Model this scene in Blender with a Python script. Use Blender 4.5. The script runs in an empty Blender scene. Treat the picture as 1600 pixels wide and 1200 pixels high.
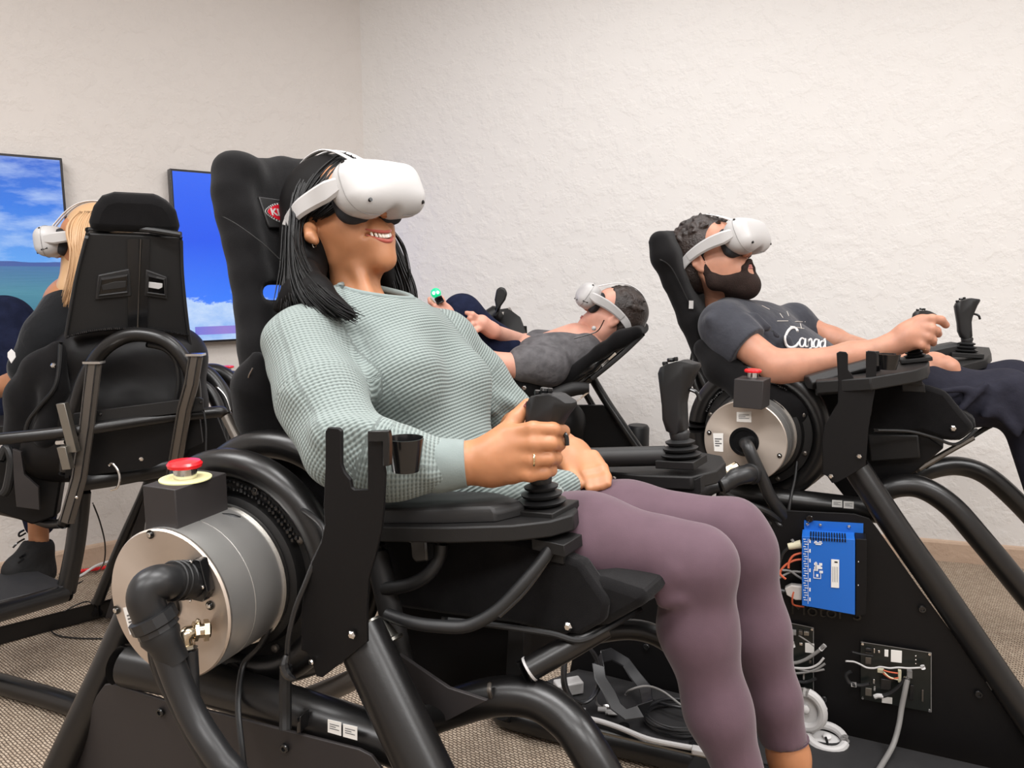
import bpy, bmesh, math, random
import numpy as np
from mathutils import Vector, Matrix, noise as mnoise
random.seed(7); np.random.seed(7)
SC = bpy.context.scene
COL = SC.collection
# ------------------------------------------------------------------ camera, world, light, exposure
F = 1180.0; PITCH = math.radians(8.2); CH = 1.17
cd = bpy.data.cameras.new('camera'); cam = bpy.data.objects.new('camera', cd); COL.objects.link(cam)
cam.location = (0, 0, CH); cam.rotation_euler = (math.pi/2-PITCH, 0, 0)
cd.sensor_width = 36; cd.lens = 36*F/1600; cd.clip_start = .02
SC.camera = cam
W = bpy.data.worlds.new('world'); SC.world = W; W.use_nodes = True
W.node_tree.nodes['Background'].inputs[0].default_value = (.9, .92, 1, 1)
W.node_tree.nodes['Background'].inputs[1].default_value = .35
def area(name, loc, size, power, rot=(0, 0, 0), col=(1, .99, .985)):
    l = bpy.data.lights.new(name, 'AREA'); l.shape = 'RECTANGLE'; l.size, l.size_y = size
    l.energy = power; l.color = col
    o = bpy.data.objects.new(name, l); o.location = loc; o.rotation_euler = rot; COL.objects.link(o); return o
LP = 27
for i, (x, y) in enumerate([(-1.5, -.7), (.2, -.9), (2.0, -.7), (-1.7, 1.0), (.1, .7), (2.1, .9), (.2, 2.35), (1.5, 2.0)]):
    area('ceiling_lamp', (x, y, 2.72), (1.2, .55), LP*(.42 if i == 6 else .26 if i == 7 else .97))  # the last, dimmest lamp is an added one, to brighten the motor housing
SC.view_settings.view_transform = 'Standard'; SC.view_settings.look = 'None'
SC.view_settings.exposure = 0.58; SC.view_settings.gamma = 1; SC.view_settings.use_curve_mapping = False
SC.cycles.max_bounces = 6; SC.cycles.diffuse_bounces = 4

# ------------------------------------------------------------------ measuring helpers
CAMP = Vector((0, 0, CH)); FW = Vector((0, math.cos(PITCH), -math.sin(PITCH)))
UPV = Vector((0, math.sin(PITCH), math.cos(PITCH))); RT = Vector((1, 0, 0)); Z = Vector((0, 0, 1))
def P(px, py, d): return CAMP + d*(FW + (px-800)/F*RT + (600-py)/F*UPV)
def on(px, py, pl):                                       # where the line of sight meets a real plane
    p0, n = pl; r = P(px, py, 1)-CAMP
    return CAMP + r*((p0-CAMP).dot(n)/r.dot(n))
def V(*a): return Vector(a)
def PL(l): return [P(*q[:3]) for q in l]
def face_dir(th): th = math.radians(th); return V(math.cos(th), -math.sin(th), 0)
def lat_dir(th): th = math.radians(th); return V(math.sin(th), math.cos(th), 0)

# ------------------------------------------------------------------ materials
def lin(c): return tuple(((v/255)/12.92 if v/255 <= .04045 else ((v/255+.055)/1.055)**2.4) for v in c)
MATS = {}; SUBINV = {}
def mat(name, col, rough=.5, metal=0, bump=None, spec=.5, var=0, sheen=0, sss=0, coat=0, emit=None):
    m = bpy.data.materials.new(name); m.use_nodes = True; nt = m.node_tree; b = nt.nodes['Principled BSDF']
    c = lin(col) if max(col) > 1.0 else col
    b.inputs['Base Color'].default_value = (*c, 1); b.inputs['Roughness'].default_value = rough
    b.inputs['Metallic'].default_value = metal; b.inputs['Specular IOR Level'].default_value = spec
    if sheen: b.inputs['Sheen Weight'].default_value = sheen; b.inputs['Sheen Roughness'].default_value = .4
    if coat: b.inputs['Coat Weight'].default_value = coat; b.inputs['Coat Roughness'].default_value = .15
    if sss:
        b.inputs['Subsurface Weight'].default_value = sss; b.inputs['Subsurface Radius'].default_value = (.012, .004, .002)
        b.inputs['Subsurface Scale'].default_value = 1
    if emit: b.inputs['Emission Color'].default_value = (*lin(emit[0]), 1); b.inputs['Emission Strength'].default_value = emit[1]
    tc = nt.nodes.new('ShaderNodeTexCoord')
    if var:
        n = nt.nodes.new('ShaderNodeTexNoise'); n.inputs['Scale'].default_value = 30; n.inputs['Detail'].default_value = 4
        r = nt.nodes.new('ShaderNodeValToRGB')
        r.color_ramp.elements[0].color = (*[v*(1-var) for v in c], 1); r.color_ramp.elements[1].color = (*[min(1, v*(1+var)) for v in c], 1)
        r.color_ramp.elements[0].position = .35; r.color_ramp.elements[1].position = .65
        nt.links.new(tc.outputs['Object'], n.inputs['Vector']); nt.links.new(n.outputs['Fac'], r.inputs[0]); nt.links.new(r.outputs[0], b.inputs['Base Color'])
    if bump:
        sc, st, di = bump
        n = nt.nodes.new('ShaderNodeTexNoise'); n.inputs['Scale'].default_value = sc; n.inputs['Detail'].default_value = 5
        bp = nt.nodes.new('ShaderNodeBump'); bp.inputs['Strength'].default_value = st; bp.inputs['Distance'].default_value = di
        nt.links.new(tc.outputs['Object'], n.inputs['Vector']); nt.links.new(n.outputs['Fac'], bp.inputs['Height']); nt.links.new(bp.outputs[0], b.inputs['Normal'])
    MATS[name] = m; return m
M = MATS
mat('tube_black', (17, 16, 16), .33, spec=.55, bump=(300, .08, .001))
mat('powder_black', (17, 16, 16), .55, spec=.4, bump=(500, .15, .001))
mat('plate_black', (12, 11, 12), .5, spec=.25, bump=(400, .1, .001))
mat('panel_grey', (40, 36, 36), .6, bump=(400, .1, .001))
mat('rubber', (19, 19, 20), .5, spec=.5)
mat('hose', (30, 30, 31), .38, spec=.5)
mat('gloss_black', (20, 20, 21), .2, spec=.6)
mat('seat_fabric', (18, 17, 18), .9, spec=.15, sheen=.1, bump=(900, .5, .002), var=.15)
mat('vinyl', (33, 32, 32), .5, spec=.4, bump=(250, .1, .001))
mat('steel', (190, 188, 184), .28, 1, bump=(60, .03, .001))
mat('chrome', (215, 213, 210), .15, 1)
mat('brass', (205, 190, 165), .22, 1)
mat('alu', (150, 147, 140), .38, 1)
mat('alu_dark', (98, 92, 86), .4, .7)
mat('red', (225, 30, 38), .3, coat=.4)
mat('yellow', (222, 220, 165), .5)
mat('white_plastic', (186, 184, 183), .4, spec=.5)
mat('white_cloth', (208, 206, 205), .8)
mat('grey_mark', (90, 90, 92), .6)
mat('seam_grey', (138, 136, 134), .6)
mat('foam', (36, 37, 41), .8)
mat('lens_black', (6, 6, 7), .15)
mat('skin_w', (176, 120, 83), .45, sss=.12, var=.05, bump=(220, .05, .001))
mat('skin_b', (180, 128, 104), .5, sss=.12, var=.08, bump=(250, .08, .001))
mat('skin_d', (208, 152, 132), .5, sss=.12, var=.06)
mat('lip', (176, 84, 72), .35)
mat('lip_b', (176, 108, 100), .45)
mat('teeth', (236, 226, 212), .2, spec=.6)
mat('mouth', (70, 22, 20), .6)
mat('hair_black', (7, 6, 6), .45, spec=.28)
mat('hair_brown', (44, 34, 30), .42, spec=.5, var=.4, bump=(160, .8, .004))
mat('beard', (40, 28, 24), .7, spec=.2, var=.3, bump=(500, 1, .003))
mat('hair_blonde', (196, 158, 118), .42, spec=.5)
mat('tee_grey', (60, 61, 67), .92, spec=.1, sheen=.2, bump=(30, .35, .012), var=.06)
mat('tee_heather', (96, 94, 96), .92, spec=.1, bump=(40, .5, .01), var=.2)
mat('black_cloth', (28, 29, 31), .9, spec=.1, sheen=.2, bump=(30, .4, .01))
mat('jeans', (24, 29, 50), .85, spec=.1, bump=(60, .5, .006), var=.2)
mat('pants_navy', (36, 36, 46), .85, spec=.15, bump=(24, .5, .012), var=.08)
mat('leggings', (92, 72, 81), .75, spec=.2, sheen=.22, bump=(700, .15, .001), var=.05)
mat('blue', (30, 98, 186), .38, spec=.4, bump=(700, .1, .001))
mat('pcb', (18, 22, 20), .35)
mat('white_print', (225, 225, 228), .6)
mat('ivory', (205, 198, 170), .5)
mat('copper', (190, 90, 60), .4)
mat('sticker', (228, 226, 222), .5)
mat('label_grey', (196, 190, 184), .5)
mat('cord_black', (32, 32, 34), .35)
mat('hair_mass', (11, 9, 9), .65, spec=.15)
mat('boot', (13, 12, 13), .8, bump=(80, .4, .004))
mat('sole', (168, 160, 148), .7)
mat('glow_green', (20, 150, 100), .3, emit=((20, 190, 125), .75))
mat('white_glow', (230, 255, 250), .3, emit=((225, 255, 248), 1.2))
mat('gold', (225, 205, 165), .2, 1)
mat('ceiling_white', (225, 223, 220), .9)
mat('cable_grey', (120, 118, 116), .5)
mat('dark_print', (60, 58, 58), .6)
mat('letter_black', (8, 8, 8), .25)
mat('badge_red', (190, 22, 40), .4)
mat('tv_frame', (22, 20, 26), .3)
mat('base_black', (34, 33, 34), .6, bump=(200, .15, .001), var=.1)

def N(nt, t, **kw):
    n = nt.nodes.new('ShaderNode'+t)
    for k, v in kw.items():
        if k in n.inputs: n.inputs[k].default_value = v
        else: setattr(n, k, v)
    return n
def wall_mat(name, col):
    m = mat(name, col, .85, spec=.2); nt = m.node_tree; b = nt.nodes['Principled BSDF']; L = nt.links
    tc = nt.nodes['Texture Coordinate']
    n1 = N(nt, 'TexNoise', Scale=14, Detail=6, Roughness=.62); n2 = N(nt, 'TexNoise', Scale=55, Detail=3)
    mx = N(nt, 'Math', operation='MULTIPLY_ADD'); mx.inputs[1].default_value = .35
    rp = N(nt, 'ValToRGB'); rp.color_ramp.elements[0].position = .45; rp.color_ramp.elements[1].position = .6
    bp = N(nt, 'Bump', Strength=.33, Distance=.006)
    L.new(tc.outputs['Object'], n1.inputs['Vector']); L.new(tc.outputs['Object'], n2.inputs['Vector'])
    L.new(n1.outputs['Fac'], rp.inputs[0]); L.new(n2.outputs['Fac'], mx.inputs[0]); L.new(rp.outputs[0], mx.inputs[2])
    L.new(mx.outputs[0], bp.inputs['Height']); L.new(bp.outputs[0], b.inputs['Normal'])
    return m
wall_mat('wall_warm', (211, 205, 200)); wall_mat('wall_cool', (220, 217, 214))
wall_mat('base_tan', (190, 166, 146))
def carpet():
    m = mat('carpet', (170, 150, 130), .95, spec=.05); nt = m.node_tree; b = nt.nodes['Principled BSDF']; L = nt.links
    tc = nt.nodes['Texture Coordinate']; mp = N(nt, 'Mapping'); mp.inputs['Rotation'].default_value = (0, 0, .65)
    nz = N(nt, 'TexNoise', Scale=60, Detail=2); add = N(nt, 'MixRGB', blend_type='ADD'); add.inputs[0].default_value = .006
    br = N(nt, 'TexBrick', Scale=1.0); br.inputs['Color1'].default_value = (*lin((212, 194, 173)), 1); br.inputs['Color2'].default_value = (*lin((188, 169, 149)), 1)
    br.inputs['Mortar'].default_value = (*lin((118, 102, 89)), 1); br.inputs['Mortar Size'].default_value = .0019; br.inputs['Mortar Smooth'].default_value = 1
    br.inputs['Brick Width'].default_value = .0145; br.inputs['Row Height'].default_value = .0078
    n2 = N(nt, 'TexNoise', Scale=3, Detail=3); mul = N(nt, 'MixRGB', blend_type='MULTIPLY'); mul.inputs[0].default_value = .35
    inv = N(nt, 'Math', operation='SUBTRACT'); inv.inputs[0].default_value = 1
    bp = N(nt, 'Bump', Strength=.9, Distance=.004)
    L.new(tc.outputs['Object'], mp.inputs[0]); L.new(tc.outputs['Object'], nz.inputs['Vector'])
    L.new(mp.outputs[0], add.inputs[1]); L.new(nz.outputs['Color'], add.inputs[2]); L.new(add.outputs[0], br.inputs['Vector'])
    L.new(tc.outputs['Object'], n2.inputs['Vector']); L.new(br.outputs['Color'], mul.inputs[1]); L.new(n2.outputs['Fac'], mul.inputs[2])
    L.new(mul.outputs[0], b.inputs['Base Color']); L.new(br.outputs['Fac'], inv.inputs[1]); L.new(inv.outputs[0], bp.inputs['Height']); L.new(bp.outputs[0], b.inputs['Normal'])
carpet()
def knit():
    m = mat('knit', (150, 160, 156), .95, spec=.08, sheen=.15); nt = m.node_tree; b = nt.nodes['Principled BSDF']; L = nt.links
    at = N(nt, 'Attribute', attribute_name='limb'); sp = N(nt, 'SeparateXYZ'); L.new(at.outputs['Vector'], sp.inputs[0])
    def s(out, k, ph=0):
        a = N(nt, 'Math', operation='MULTIPLY'); a.inputs[1].default_value = k; c = N(nt, 'Math', operation='SINE')
        L.new(out, a.inputs[0]); L.new(a.outputs[0], c.inputs[0])
        d = N(nt, 'Math', operation='MULTIPLY_ADD'); d.inputs[1].default_value = .5; d.inputs[2].default_value = .5; L.new(c.outputs[0], d.inputs[0]); return d.outputs[0]
    su = s(sp.outputs[0], 2*math.pi/.0052); sv = s(sp.outputs[1], 2*math.pi/.0068)
    # z of the attribute: 1 on the sleeves (waffle), 0 on the body (ribs)
    mv = N(nt, 'Math', operation='MULTIPLY'); L.new(sv, mv.inputs[0]); w = N(nt, 'Math', operation='MULTIPLY_ADD'); w.inputs[1].default_value = .35; w.inputs[2].default_value = .22
    L.new(sp.outputs[2], w.inputs[0]); L.new(w.outputs[0], mv.inputs[1])
    h = N(nt, 'Math', operation='ADD'); L.new(su, h.inputs[0]); L.new(mv.outputs[0], h.inputs[1])
    rp = N(nt, 'ValToRGB'); rp.color_ramp.elements[0].color = (*lin((100, 109, 107)), 1); rp.color_ramp.elements[1].color = (*lin((139, 149, 146)), 1)
    rp.color_ramp.elements[0].position = .1; rp.color_ramp.elements[1].position = .8
    L.new(h.outputs[0], rp.inputs[0]); L.new(rp.outputs[0], b.inputs['Base Color'])
    bp = N(nt, 'Bump', Strength=.6, Distance=.0018); L.new(h.outputs[0], bp.inputs['Height']); L.new(bp.outputs[0], b.inputs['Normal'])
knit()
mat('knit_plain', (128, 138, 136), .95, spec=.08, sheen=.15, bump=(500, .3, .001), var=.03)
def brushed(name, col, axis_c, axis_n, radial=True):      # turned metal: fine circular grooves around the motor's axis
    m = mat(name, col, .36, .8); nt = m.node_tree; b = nt.nodes['Principled BSDF']; L = nt.links
    tg = N(nt, 'Tangent', direction_type='RADIAL', axis='Z'); b.inputs['Anisotropic'].default_value = .85
    L.new(tg.outputs[0], b.inputs['Tangent'])
brushed('turned_face', (205, 192, 180), None, None); brushed('turned_side', (205, 203, 200), None, None)

# ------------------------------------------------------------------ mesh building
def basis(n, hint=Z):
    n = n.normalized(); a = hint.cross(n)
    if a.length < 1e-3: a = V(1, 0, 0).cross(n)
    a.normalize(); return a, n.cross(a).normalized(), n
def smooth_path(pts, sub=6):
    pts = [Vector(p) for p in pts]
    if len(pts) < 3: return pts
    out = []
    for i in range(len(pts)-1):
        p0 = pts[max(i-1, 0)]; p1 = pts[i]; p2 = pts[i+1]; p3 = pts[min(i+2, len(pts)-1)]
        for k in range(sub):
            t = k/sub
            out.append(.5*((2*p1)+(-p0+p2)*t+(2*p0-5*p1+4*p2-p3)*t*t+(-p0+3*p1-3*p2+p3)*t*t*t))
    out.append(pts[-1]); return out
class MB:
    def __init__(s): s.v = []; s.f = []
    def add(s, vs, fs): o = len(s.v); s.v += [tuple(v) for v in vs]; s.f += [tuple(o+i for i in f) for f in fs]; return s
    def sweep(s, path, sec, up=None, closed=False):        # sec(i, t) -> list of (a, b) offsets
        n = len(path); prev = None; vs = []; k = None
        for i, p in enumerate(path):
            if closed: t = path[(i+1) % n]-path[i-1]
            else: t = path[min(i+1, n-1)]-path[max(i-1, 0)]
            t = t.normalized() if t.length > 1e-9 else V(0, 0, 1)
            if up is not None: b = t.cross(up).normalized() if t.cross(up).length > 1e-4 else V(1, 0, 0); a = b.cross(t).normalized()
            else:
                if prev is None: b, a, _ = basis(t)
                else:
                    a = (prev-t*prev.dot(t)).normalized(); b = t.cross(a)
                prev = a
            q = sec(i, i/(n-1)); k = len(q); vs += [p+a*x+b*y for x, y in q]
        fs = []
        rng = n if closed else n-1
        for i in range(rng):
            j = (i+1) % n
            for c in range(k): fs.append((i*k+c, i*k+(c+1) % k, j*k+(c+1) % k, j*k+c))
        if not closed: fs += [tuple(range(k-1, -1, -1)), tuple((n-1)*k+c for c in range(k))]
        return s.add(vs, fs)
    def tube(s, path, r, seg=14, sub=6, closed=False):
        rr = r if isinstance(r, (list, tuple)) else None
        n0 = len(path)
        if closed:
            pts = [Vector(p) for p in path]
        else: pts = smooth_path(path, sub) if n0 > 2 else [Vector(p) for p in path]
        def sec(i, t):
            R = r
            if rr: x = t*(len(rr)-1); a = min(int(x), len(rr)-2); R = rr[a]+(rr[a+1]-rr[a])*(x-a)
            return [(R*math.cos(6.28318*c/seg), R*math.sin(6.28318*c/seg)) for c in range(seg)]
        return s.sweep(pts, sec, closed=closed)
    def ribbon(s, path, up, w, t, sub=6, closed=False):    # flat strap, w along up, rounded edges
        pts = smooth_path(path, sub) if not closed else [Vector(p) for p in path]
        ww = w if isinstance(w, (list, tuple)) else None
        def sec(i, u):
            q = w
            if ww: x = u*(len(ww)-1); a = min(int(x), len(ww)-2); q = ww[a]+(ww[a+1]-ww[a])*(x-a)
            h = q/2; e = min(t/2, h*.45); g = t/2
            return [(h, g-e*.9), (h-e, g), (-h+e, g), (-h, g-e*.9), (-h, -g+e*.9), (-h+e, -g), (h-e, -g), (h, -g+e*.9)]
        return s.sweep(pts, sec, up=up, closed=closed)
    def prism(s, outline, n, t):                           # solid plate: outline pushed back by t along -n
        n = n.normalized(); k = len(outline); a = [Vector(p)+n*t/2 for p in outline]; b = [Vector(p)-n*t/2 for p in outline]
        nn = sum(((a[i]).cross(a[(i+1) % k]) for i in range(k)), V(0, 0, 0))
        fs = [tuple(range(k)), tuple(range(2*k-1, k-1, -1))]+[(i, k+i, k+(i+1) % k, (i+1) % k) for i in range(k)]
        if nn.dot(n) < 0: fs = [tuple(reversed(f)) for f in fs]
        return s.add(a+b, fs)
    def box(s, c, sz, R=None):
        c = Vector(c); R = R or (V(1, 0, 0), V(0, 1, 0), Z); h = [q/2 for q in sz]
        vs = [c+R[0]*h[0]*x+R[1]*h[1]*y+R[2]*h[2]*z for x in (-1, 1) for y in (-1, 1) for z in (-1, 1)]
        return s.add(vs, [(0, 1, 3, 2), (4, 6, 7, 5), (0, 4, 5, 1), (2, 3, 7, 6), (0, 2, 6, 4), (1, 5, 7, 3)])
    def lathe(s, o, ax, prof, seg=32, cap=True):           # prof: list of (distance along axis, radius)
        a, b, n = basis(Vector(ax)); o = Vector(o); vs = []; k = len(prof)
        for j in range(seg):
            th = 2*math.pi*j/seg
            for z, r in prof: vs.append(o+n*z+(a*math.cos(th)+b*math.sin(th))*r)
        fs = [(j*k+i, ((j+1) % seg)*k+i, ((j+1) % seg)*k+i+1, j*k+i+1) for j in range(seg) for i in range(k-1)]
        if cap: fs += [tuple(j*k for j in range(seg-1, -1, -1)), tuple(j*k+k-1 for j in range(seg))]
        return s.add(vs, fs)
    def cyl(s, p0, p1, r, r1=None, seg=20): 
        p0 = Vector(p0); p1 = Vector(p1); return s.lathe(p0, p1-p0, [(0, r), ((p1-p0).length, r if r1 is None else r1)], seg)
    def ball(s, c, r, seg=12, R=None):
        r = (r, r, r) if not isinstance(r, (tuple, list)) else r; R = R or (V(1, 0, 0), V(0, 1, 0), Z); c = Vector(c); vs = []; fs = []; n = seg//2
        for i in range(n+1):
            for j in range(seg):
                a = math.pi*i/n; b = 2*math.pi*j/seg
                vs.append(c+R[0]*r[0]*math.sin(a)*math.cos(b)+R[1]*r[1]*math.sin(a)*math.sin(b)+R[2]*r[2]*math.cos(a))
        for i in range(n):
            for j in range(seg): fs.append((i*seg+j, (i+1)*seg+j, (i+1)*seg+(j+1) % seg, i*seg+(j+1) % seg))
        return s.add(vs, fs)
    def build(s, name, m, parent=None, bevel=0, smooth=True, kind=None, ang=35, label=None):
        me = bpy.data.meshes.new(name); me.from_pydata(s.v, [], s.f); me.update()
        if smooth:
            me.shade_smooth(); me.set_sharp_from_angle(angle=math.radians(ang))
        me.materials.append(M[m] if isinstance(m, str) else m)
        o = bpy.data.objects.new(name, me); COL.objects.link(o)
        if parent is not None:
            o.parent = parent
            if parent.type == 'EMPTY': o.matrix_parent_inverse = Matrix.Translation(-parent.location)
            elif parent.name in SUBINV and name != 'motor_face': o.matrix_parent_inverse = SUBINV[parent.name]
        if bevel:
            b = o.modifiers.new('bevel', 'BEVEL'); b.width = bevel; b.segments = 2; b.limit_method = 'ANGLE'; b.angle_limit = .6
        if kind: o['kind'] = kind
        if label: o['label'] = label
        return o
def thing(name, label, cat, loc, group=None):
    o = bpy.data.objects.new(name, None); COL.objects.link(o); o.location = loc; o.empty_display_size = .05
    o['label'] = label; o['category'] = cat
    if group: o['group'] = group
    return o
def tag(o, label, cat, group=None):
    o['label'] = label; o['category'] = cat
    if group: o['group'] = group
    return o
def T(name, pts, r, m, parent, seg=14, **k): return MB().tube([P(*q) for q in pts], r, seg).build(name, m, parent, **k)
def text_mesh(txt, size, o, xd, yd, m, parent, name='lettering', ext=.0004, off=0, shear=0, width=None, project=None, label=None, center=True):
    cu = bpy.data.curves.new('t', 'FONT'); cu.body = txt; cu.size = size; cu.extrude = ext; cu.offset = off; cu.shear = shear; cu.resolution_u = 3
    if center: cu.align_x = 'CENTER'; cu.align_y = 'CENTER'
    ob = bpy.data.objects.new('t', cu); COL.objects.link(ob)
    dg = bpy.context.evaluated_depsgraph_get(); me = bpy.data.meshes.new_from_object(ob.evaluated_get(dg)); bpy.data.objects.remove(ob)
    xd = xd.normalized(); yd = (yd-xd*yd.dot(xd)).normalized(); nd = xd.cross(yd)
    w = max((v.co.x for v in me.vertices), default=1)-min((v.co.x for v in me.vertices), default=0); sx = (width/w) if width else 1
    for v in me.vertices: v.co = o+xd*v.co.x*sx+yd*v.co.y+nd*v.co.z
    if project:
        for v in me.vertices: v.co = project(v.co)
    me.name = name; me.materials.clear(); me.materials.append(M[m]); q = bpy.data.objects.new(name, me); COL.objects.link(q)
    if parent is not None:
        q.parent = parent
        if parent.type == 'EMPTY': q.matrix_parent_inverse = Matrix.Translation(-parent.location)
    if label: q['label'] = label
    return q

# ------------------------------------------------------------------ implicit surfaces for soft bodies
def RC(a, b, ra, rb=None, k=.02, op='+', flat=None): return ('rc', np.array(a, float), np.array(b, float), ra, ra if rb is None else rb, k, op, flat)
def EL(c, r, R=None, k=.02, op='+'):
    r = (r, r, r) if not isinstance(r, (tuple, list)) else r
    return ('el', np.array(c, float), np.array(r, float), np.array(R, float) if R is not None else np.eye(3), None, k, op, None)
def BX(c, h, rd, R=None, k=.01, op='+'): return ('bx', np.array(c, float), np.array(h, float), np.array(R, float) if R is not None else np.eye(3), rd, k, op, None)
def xf(prims, Mx, s=1.0):                                  # put prims given in a local frame into the world
    R = np.array(Mx.to_3x3()); t = np.array(Mx.translation); out = []
    for q in prims:
        if q[0] == 'rc':
            fl = q[7] and (R@np.array(q[7][0]), q[7][1]); out.append(('rc', R@q[1]*s+t, R@q[2]*s+t, q[3]*s, q[4]*s, q[5]*s, q[6], fl))
        else: out.append((q[0], R@q[1]*s+t, q[2]*s, q[3]@R.T, q[4]*s if q[4] else None, q[5]*s, q[6], None))
    return out
def sdf_eval(pr, X, Y, Zz):
    kind, a, b, c, d, k, op, fl = pr
    if kind == 'rc':
        px, py, pz = X-a[0], Y-a[1], Zz-a[2]; ba = b-a
        if fl is not None:
            n = np.array(fl[0])/np.linalg.norm(fl[0]); s = fl[1]-1
            q = (px*n[0]+py*n[1]+pz*n[2])*s; qb = ba.dot(n)*0
            # distance measured with the thickness along n exaggerated
            t = np.clip((px*ba[0]+py*ba[1]+pz*ba[2])/max(ba.dot(ba), 1e-12), 0, 1)
            dx, dy, dz = px-t*ba[0], py-t*ba[1], pz-t*ba[2]; e = (dx*n[0]+dy*n[1]+dz*n[2])*s
            dx = dx+e*n[0]; dy = dy+e*n[1]; dz = dz+e*n[2]
        else:
            t = np.clip((px*ba[0]+py*ba[1]+pz*ba[2])/max(ba.dot(ba), 1e-12), 0, 1); dx, dy, dz = px-t*ba[0], py-t*ba[1], pz-t*ba[2]
        return np.sqrt(dx*dx+dy*dy+dz*dz)-(c+(d-c)*t)
    R = c; px, py, pz = X-a[0], Y-a[1], Zz-a[2]
    lx = R[0, 0]*px+R[0, 1]*py+R[0, 2]*pz; ly = R[1, 0]*px+R[1, 1]*py+R[1, 2]*pz; lz = R[2, 0]*px+R[2, 1]*py+R[2, 2]*pz
    if kind == 'el':
        k0 = np.sqrt((lx/b[0])**2+(ly/b[1])**2+(lz/b[2])**2); k1 = np.sqrt((lx/b[0]**2)**2+(ly/b[1]**2)**2+(lz/b[2]**2)**2)+1e-9
        return k0*(k0-1)/k1
    qx, qy, qz = np.abs(lx)-b[0]+d, np.abs(ly)-b[1]+d, np.abs(lz)-b[2]+d
    return np.sqrt(np.maximum(qx, 0)**2+np.maximum(qy, 0)**2+np.maximum(qz, 0)**2)+np.minimum(np.maximum(qx, np.maximum(qy, qz)), 0)-d
def bounds(pr):
    if pr[0] == 'rc':
        r = max(pr[3], pr[4]); return np.minimum(pr[1], pr[2])-r, np.maximum(pr[1], pr[2])+r
    r = np.linalg.norm(pr[2]) if pr[0] == 'bx' else max(pr[2]); 
    if pr[0] == 'el': e = np.sqrt(((pr[3].T*pr[2])**2).sum(1))
    else: e = np.abs(pr[3].T)@pr[2]
    return pr[1]-e, pr[1]+e
def sdf_grid(prims, vox):
    bs = [bounds(p) for p in prims if p[6] == '+']; lo = np.min([b[0] for b in bs], 0)-3*vox-.004; hi = np.max([b[1] for b in bs], 0)+3*vox+.004
    n = np.ceil((hi-lo)/vox).astype(int)+1; G = np.full(n, 10., np.float32)
    ax = [lo[i]+vox*np.arange(n[i]) for i in range(3)]
    for p in prims:
        b = bounds(p); m = p[5]+4*vox
        i0 = np.maximum(np.floor((b[0]-m-lo)/vox).astype(int), 0); i1 = np.minimum(np.ceil((b[1]+m-lo)/vox).astype(int)+1, n)
        if (i1 <= i0).any(): continue
        sl = tuple(slice(i0[i], i1[i]) for i in range(3))
        X = ax[0][sl[0]][:, None, None].astype(np.float32); Y = ax[1][sl[1]][None, :, None].astype(np.float32); Zz = ax[2][sl[2]][None, None, :].astype(np.float32)
        d = sdf_eval(p, X, Y, Zz); g = G[sl]; k = max(p[5], 1e-5)
        if p[6] == '+': h = np.clip(.5+.5*(g-d)/k, 0, 1); G[sl] = g+(d-g)*h-k*h*(1-h)
        elif p[6] == '-': d = -d; h = np.clip(.5-.5*(g-d)/k, 0, 1); G[sl] = g+(d-g)*h+k*h*(1-h)
    return G, lo, vox
def nets(G, lo, vox):
    s = G < 0; n = np.array(G.shape); idx = -np.ones(n-1, np.int64)
    c = np.zeros(n-1, np.int8)
    for dx in (0, 1):
        for dy in (0, 1):
            for dz in (0, 1): c += s[dx:n[0]-1+dx, dy:n[1]-1+dy, dz:n[2]-1+dz]
    I = np.argwhere((c > 0) & (c < 8)); idx[tuple(I.T)] = np.arange(len(I))
    acc = np.zeros((len(I), 3)); cnt = np.zeros(len(I))
    for ax in range(3):
        for u in (0, 1):
            for v in (0, 1):
                o0 = [0, 0, 0]; o = [a for a in range(3) if a != ax]; o0[o[0]] = u; o0[o[1]] = v; o1 = list(o0); o1[ax] = 1
                A = G[tuple((I+o0).T)]; B = G[tuple((I+o1).T)]; mk = (A < 0) != (B < 0)
                t = np.where(mk, A/np.where(mk, A-B, 1), 0); pt = np.tile(np.array(o0, float), (len(I), 1)); pt[:, ax] = t
                acc[mk] += pt[mk]; cnt[mk] += 1
    Vt = lo+vox*(I+acc/cnt[:, None]); Fs = []
    for ax in range(3):
        sl0 = [slice(None)]*3; sl1 = [slice(None)]*3; sl0[ax] = slice(0, n[ax]-1); sl1[ax] = slice(1, n[ax])
        a, b = s[tuple(sl0)], s[tuple(sl1)]; E = np.argwhere(a != b); inside = a[tuple(E.T)]
        o = [(ax+1) % 3, (ax+2) % 3]; ok = (E[:, o[0]] > 0) & (E[:, o[1]] > 0) & (E[:, o[0]] < n[o[0]]-1) & (E[:, o[1]] < n[o[1]]-1); E = E[ok]; inside = inside[ok]
        q = []
        for u, v in ((0, 0), (1, 0), (1, 1), (0, 1)):
            e = E.copy(); e[:, o[0]] -= 1-u; e[:, o[1]] -= 1-v; q.append(idx[tuple(e.T)])
        q = np.stack(q, 1); q[~inside] = q[~inside][:, ::-1]; Fs.append(q)
    return Vt, np.concatenate(Fs)
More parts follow.
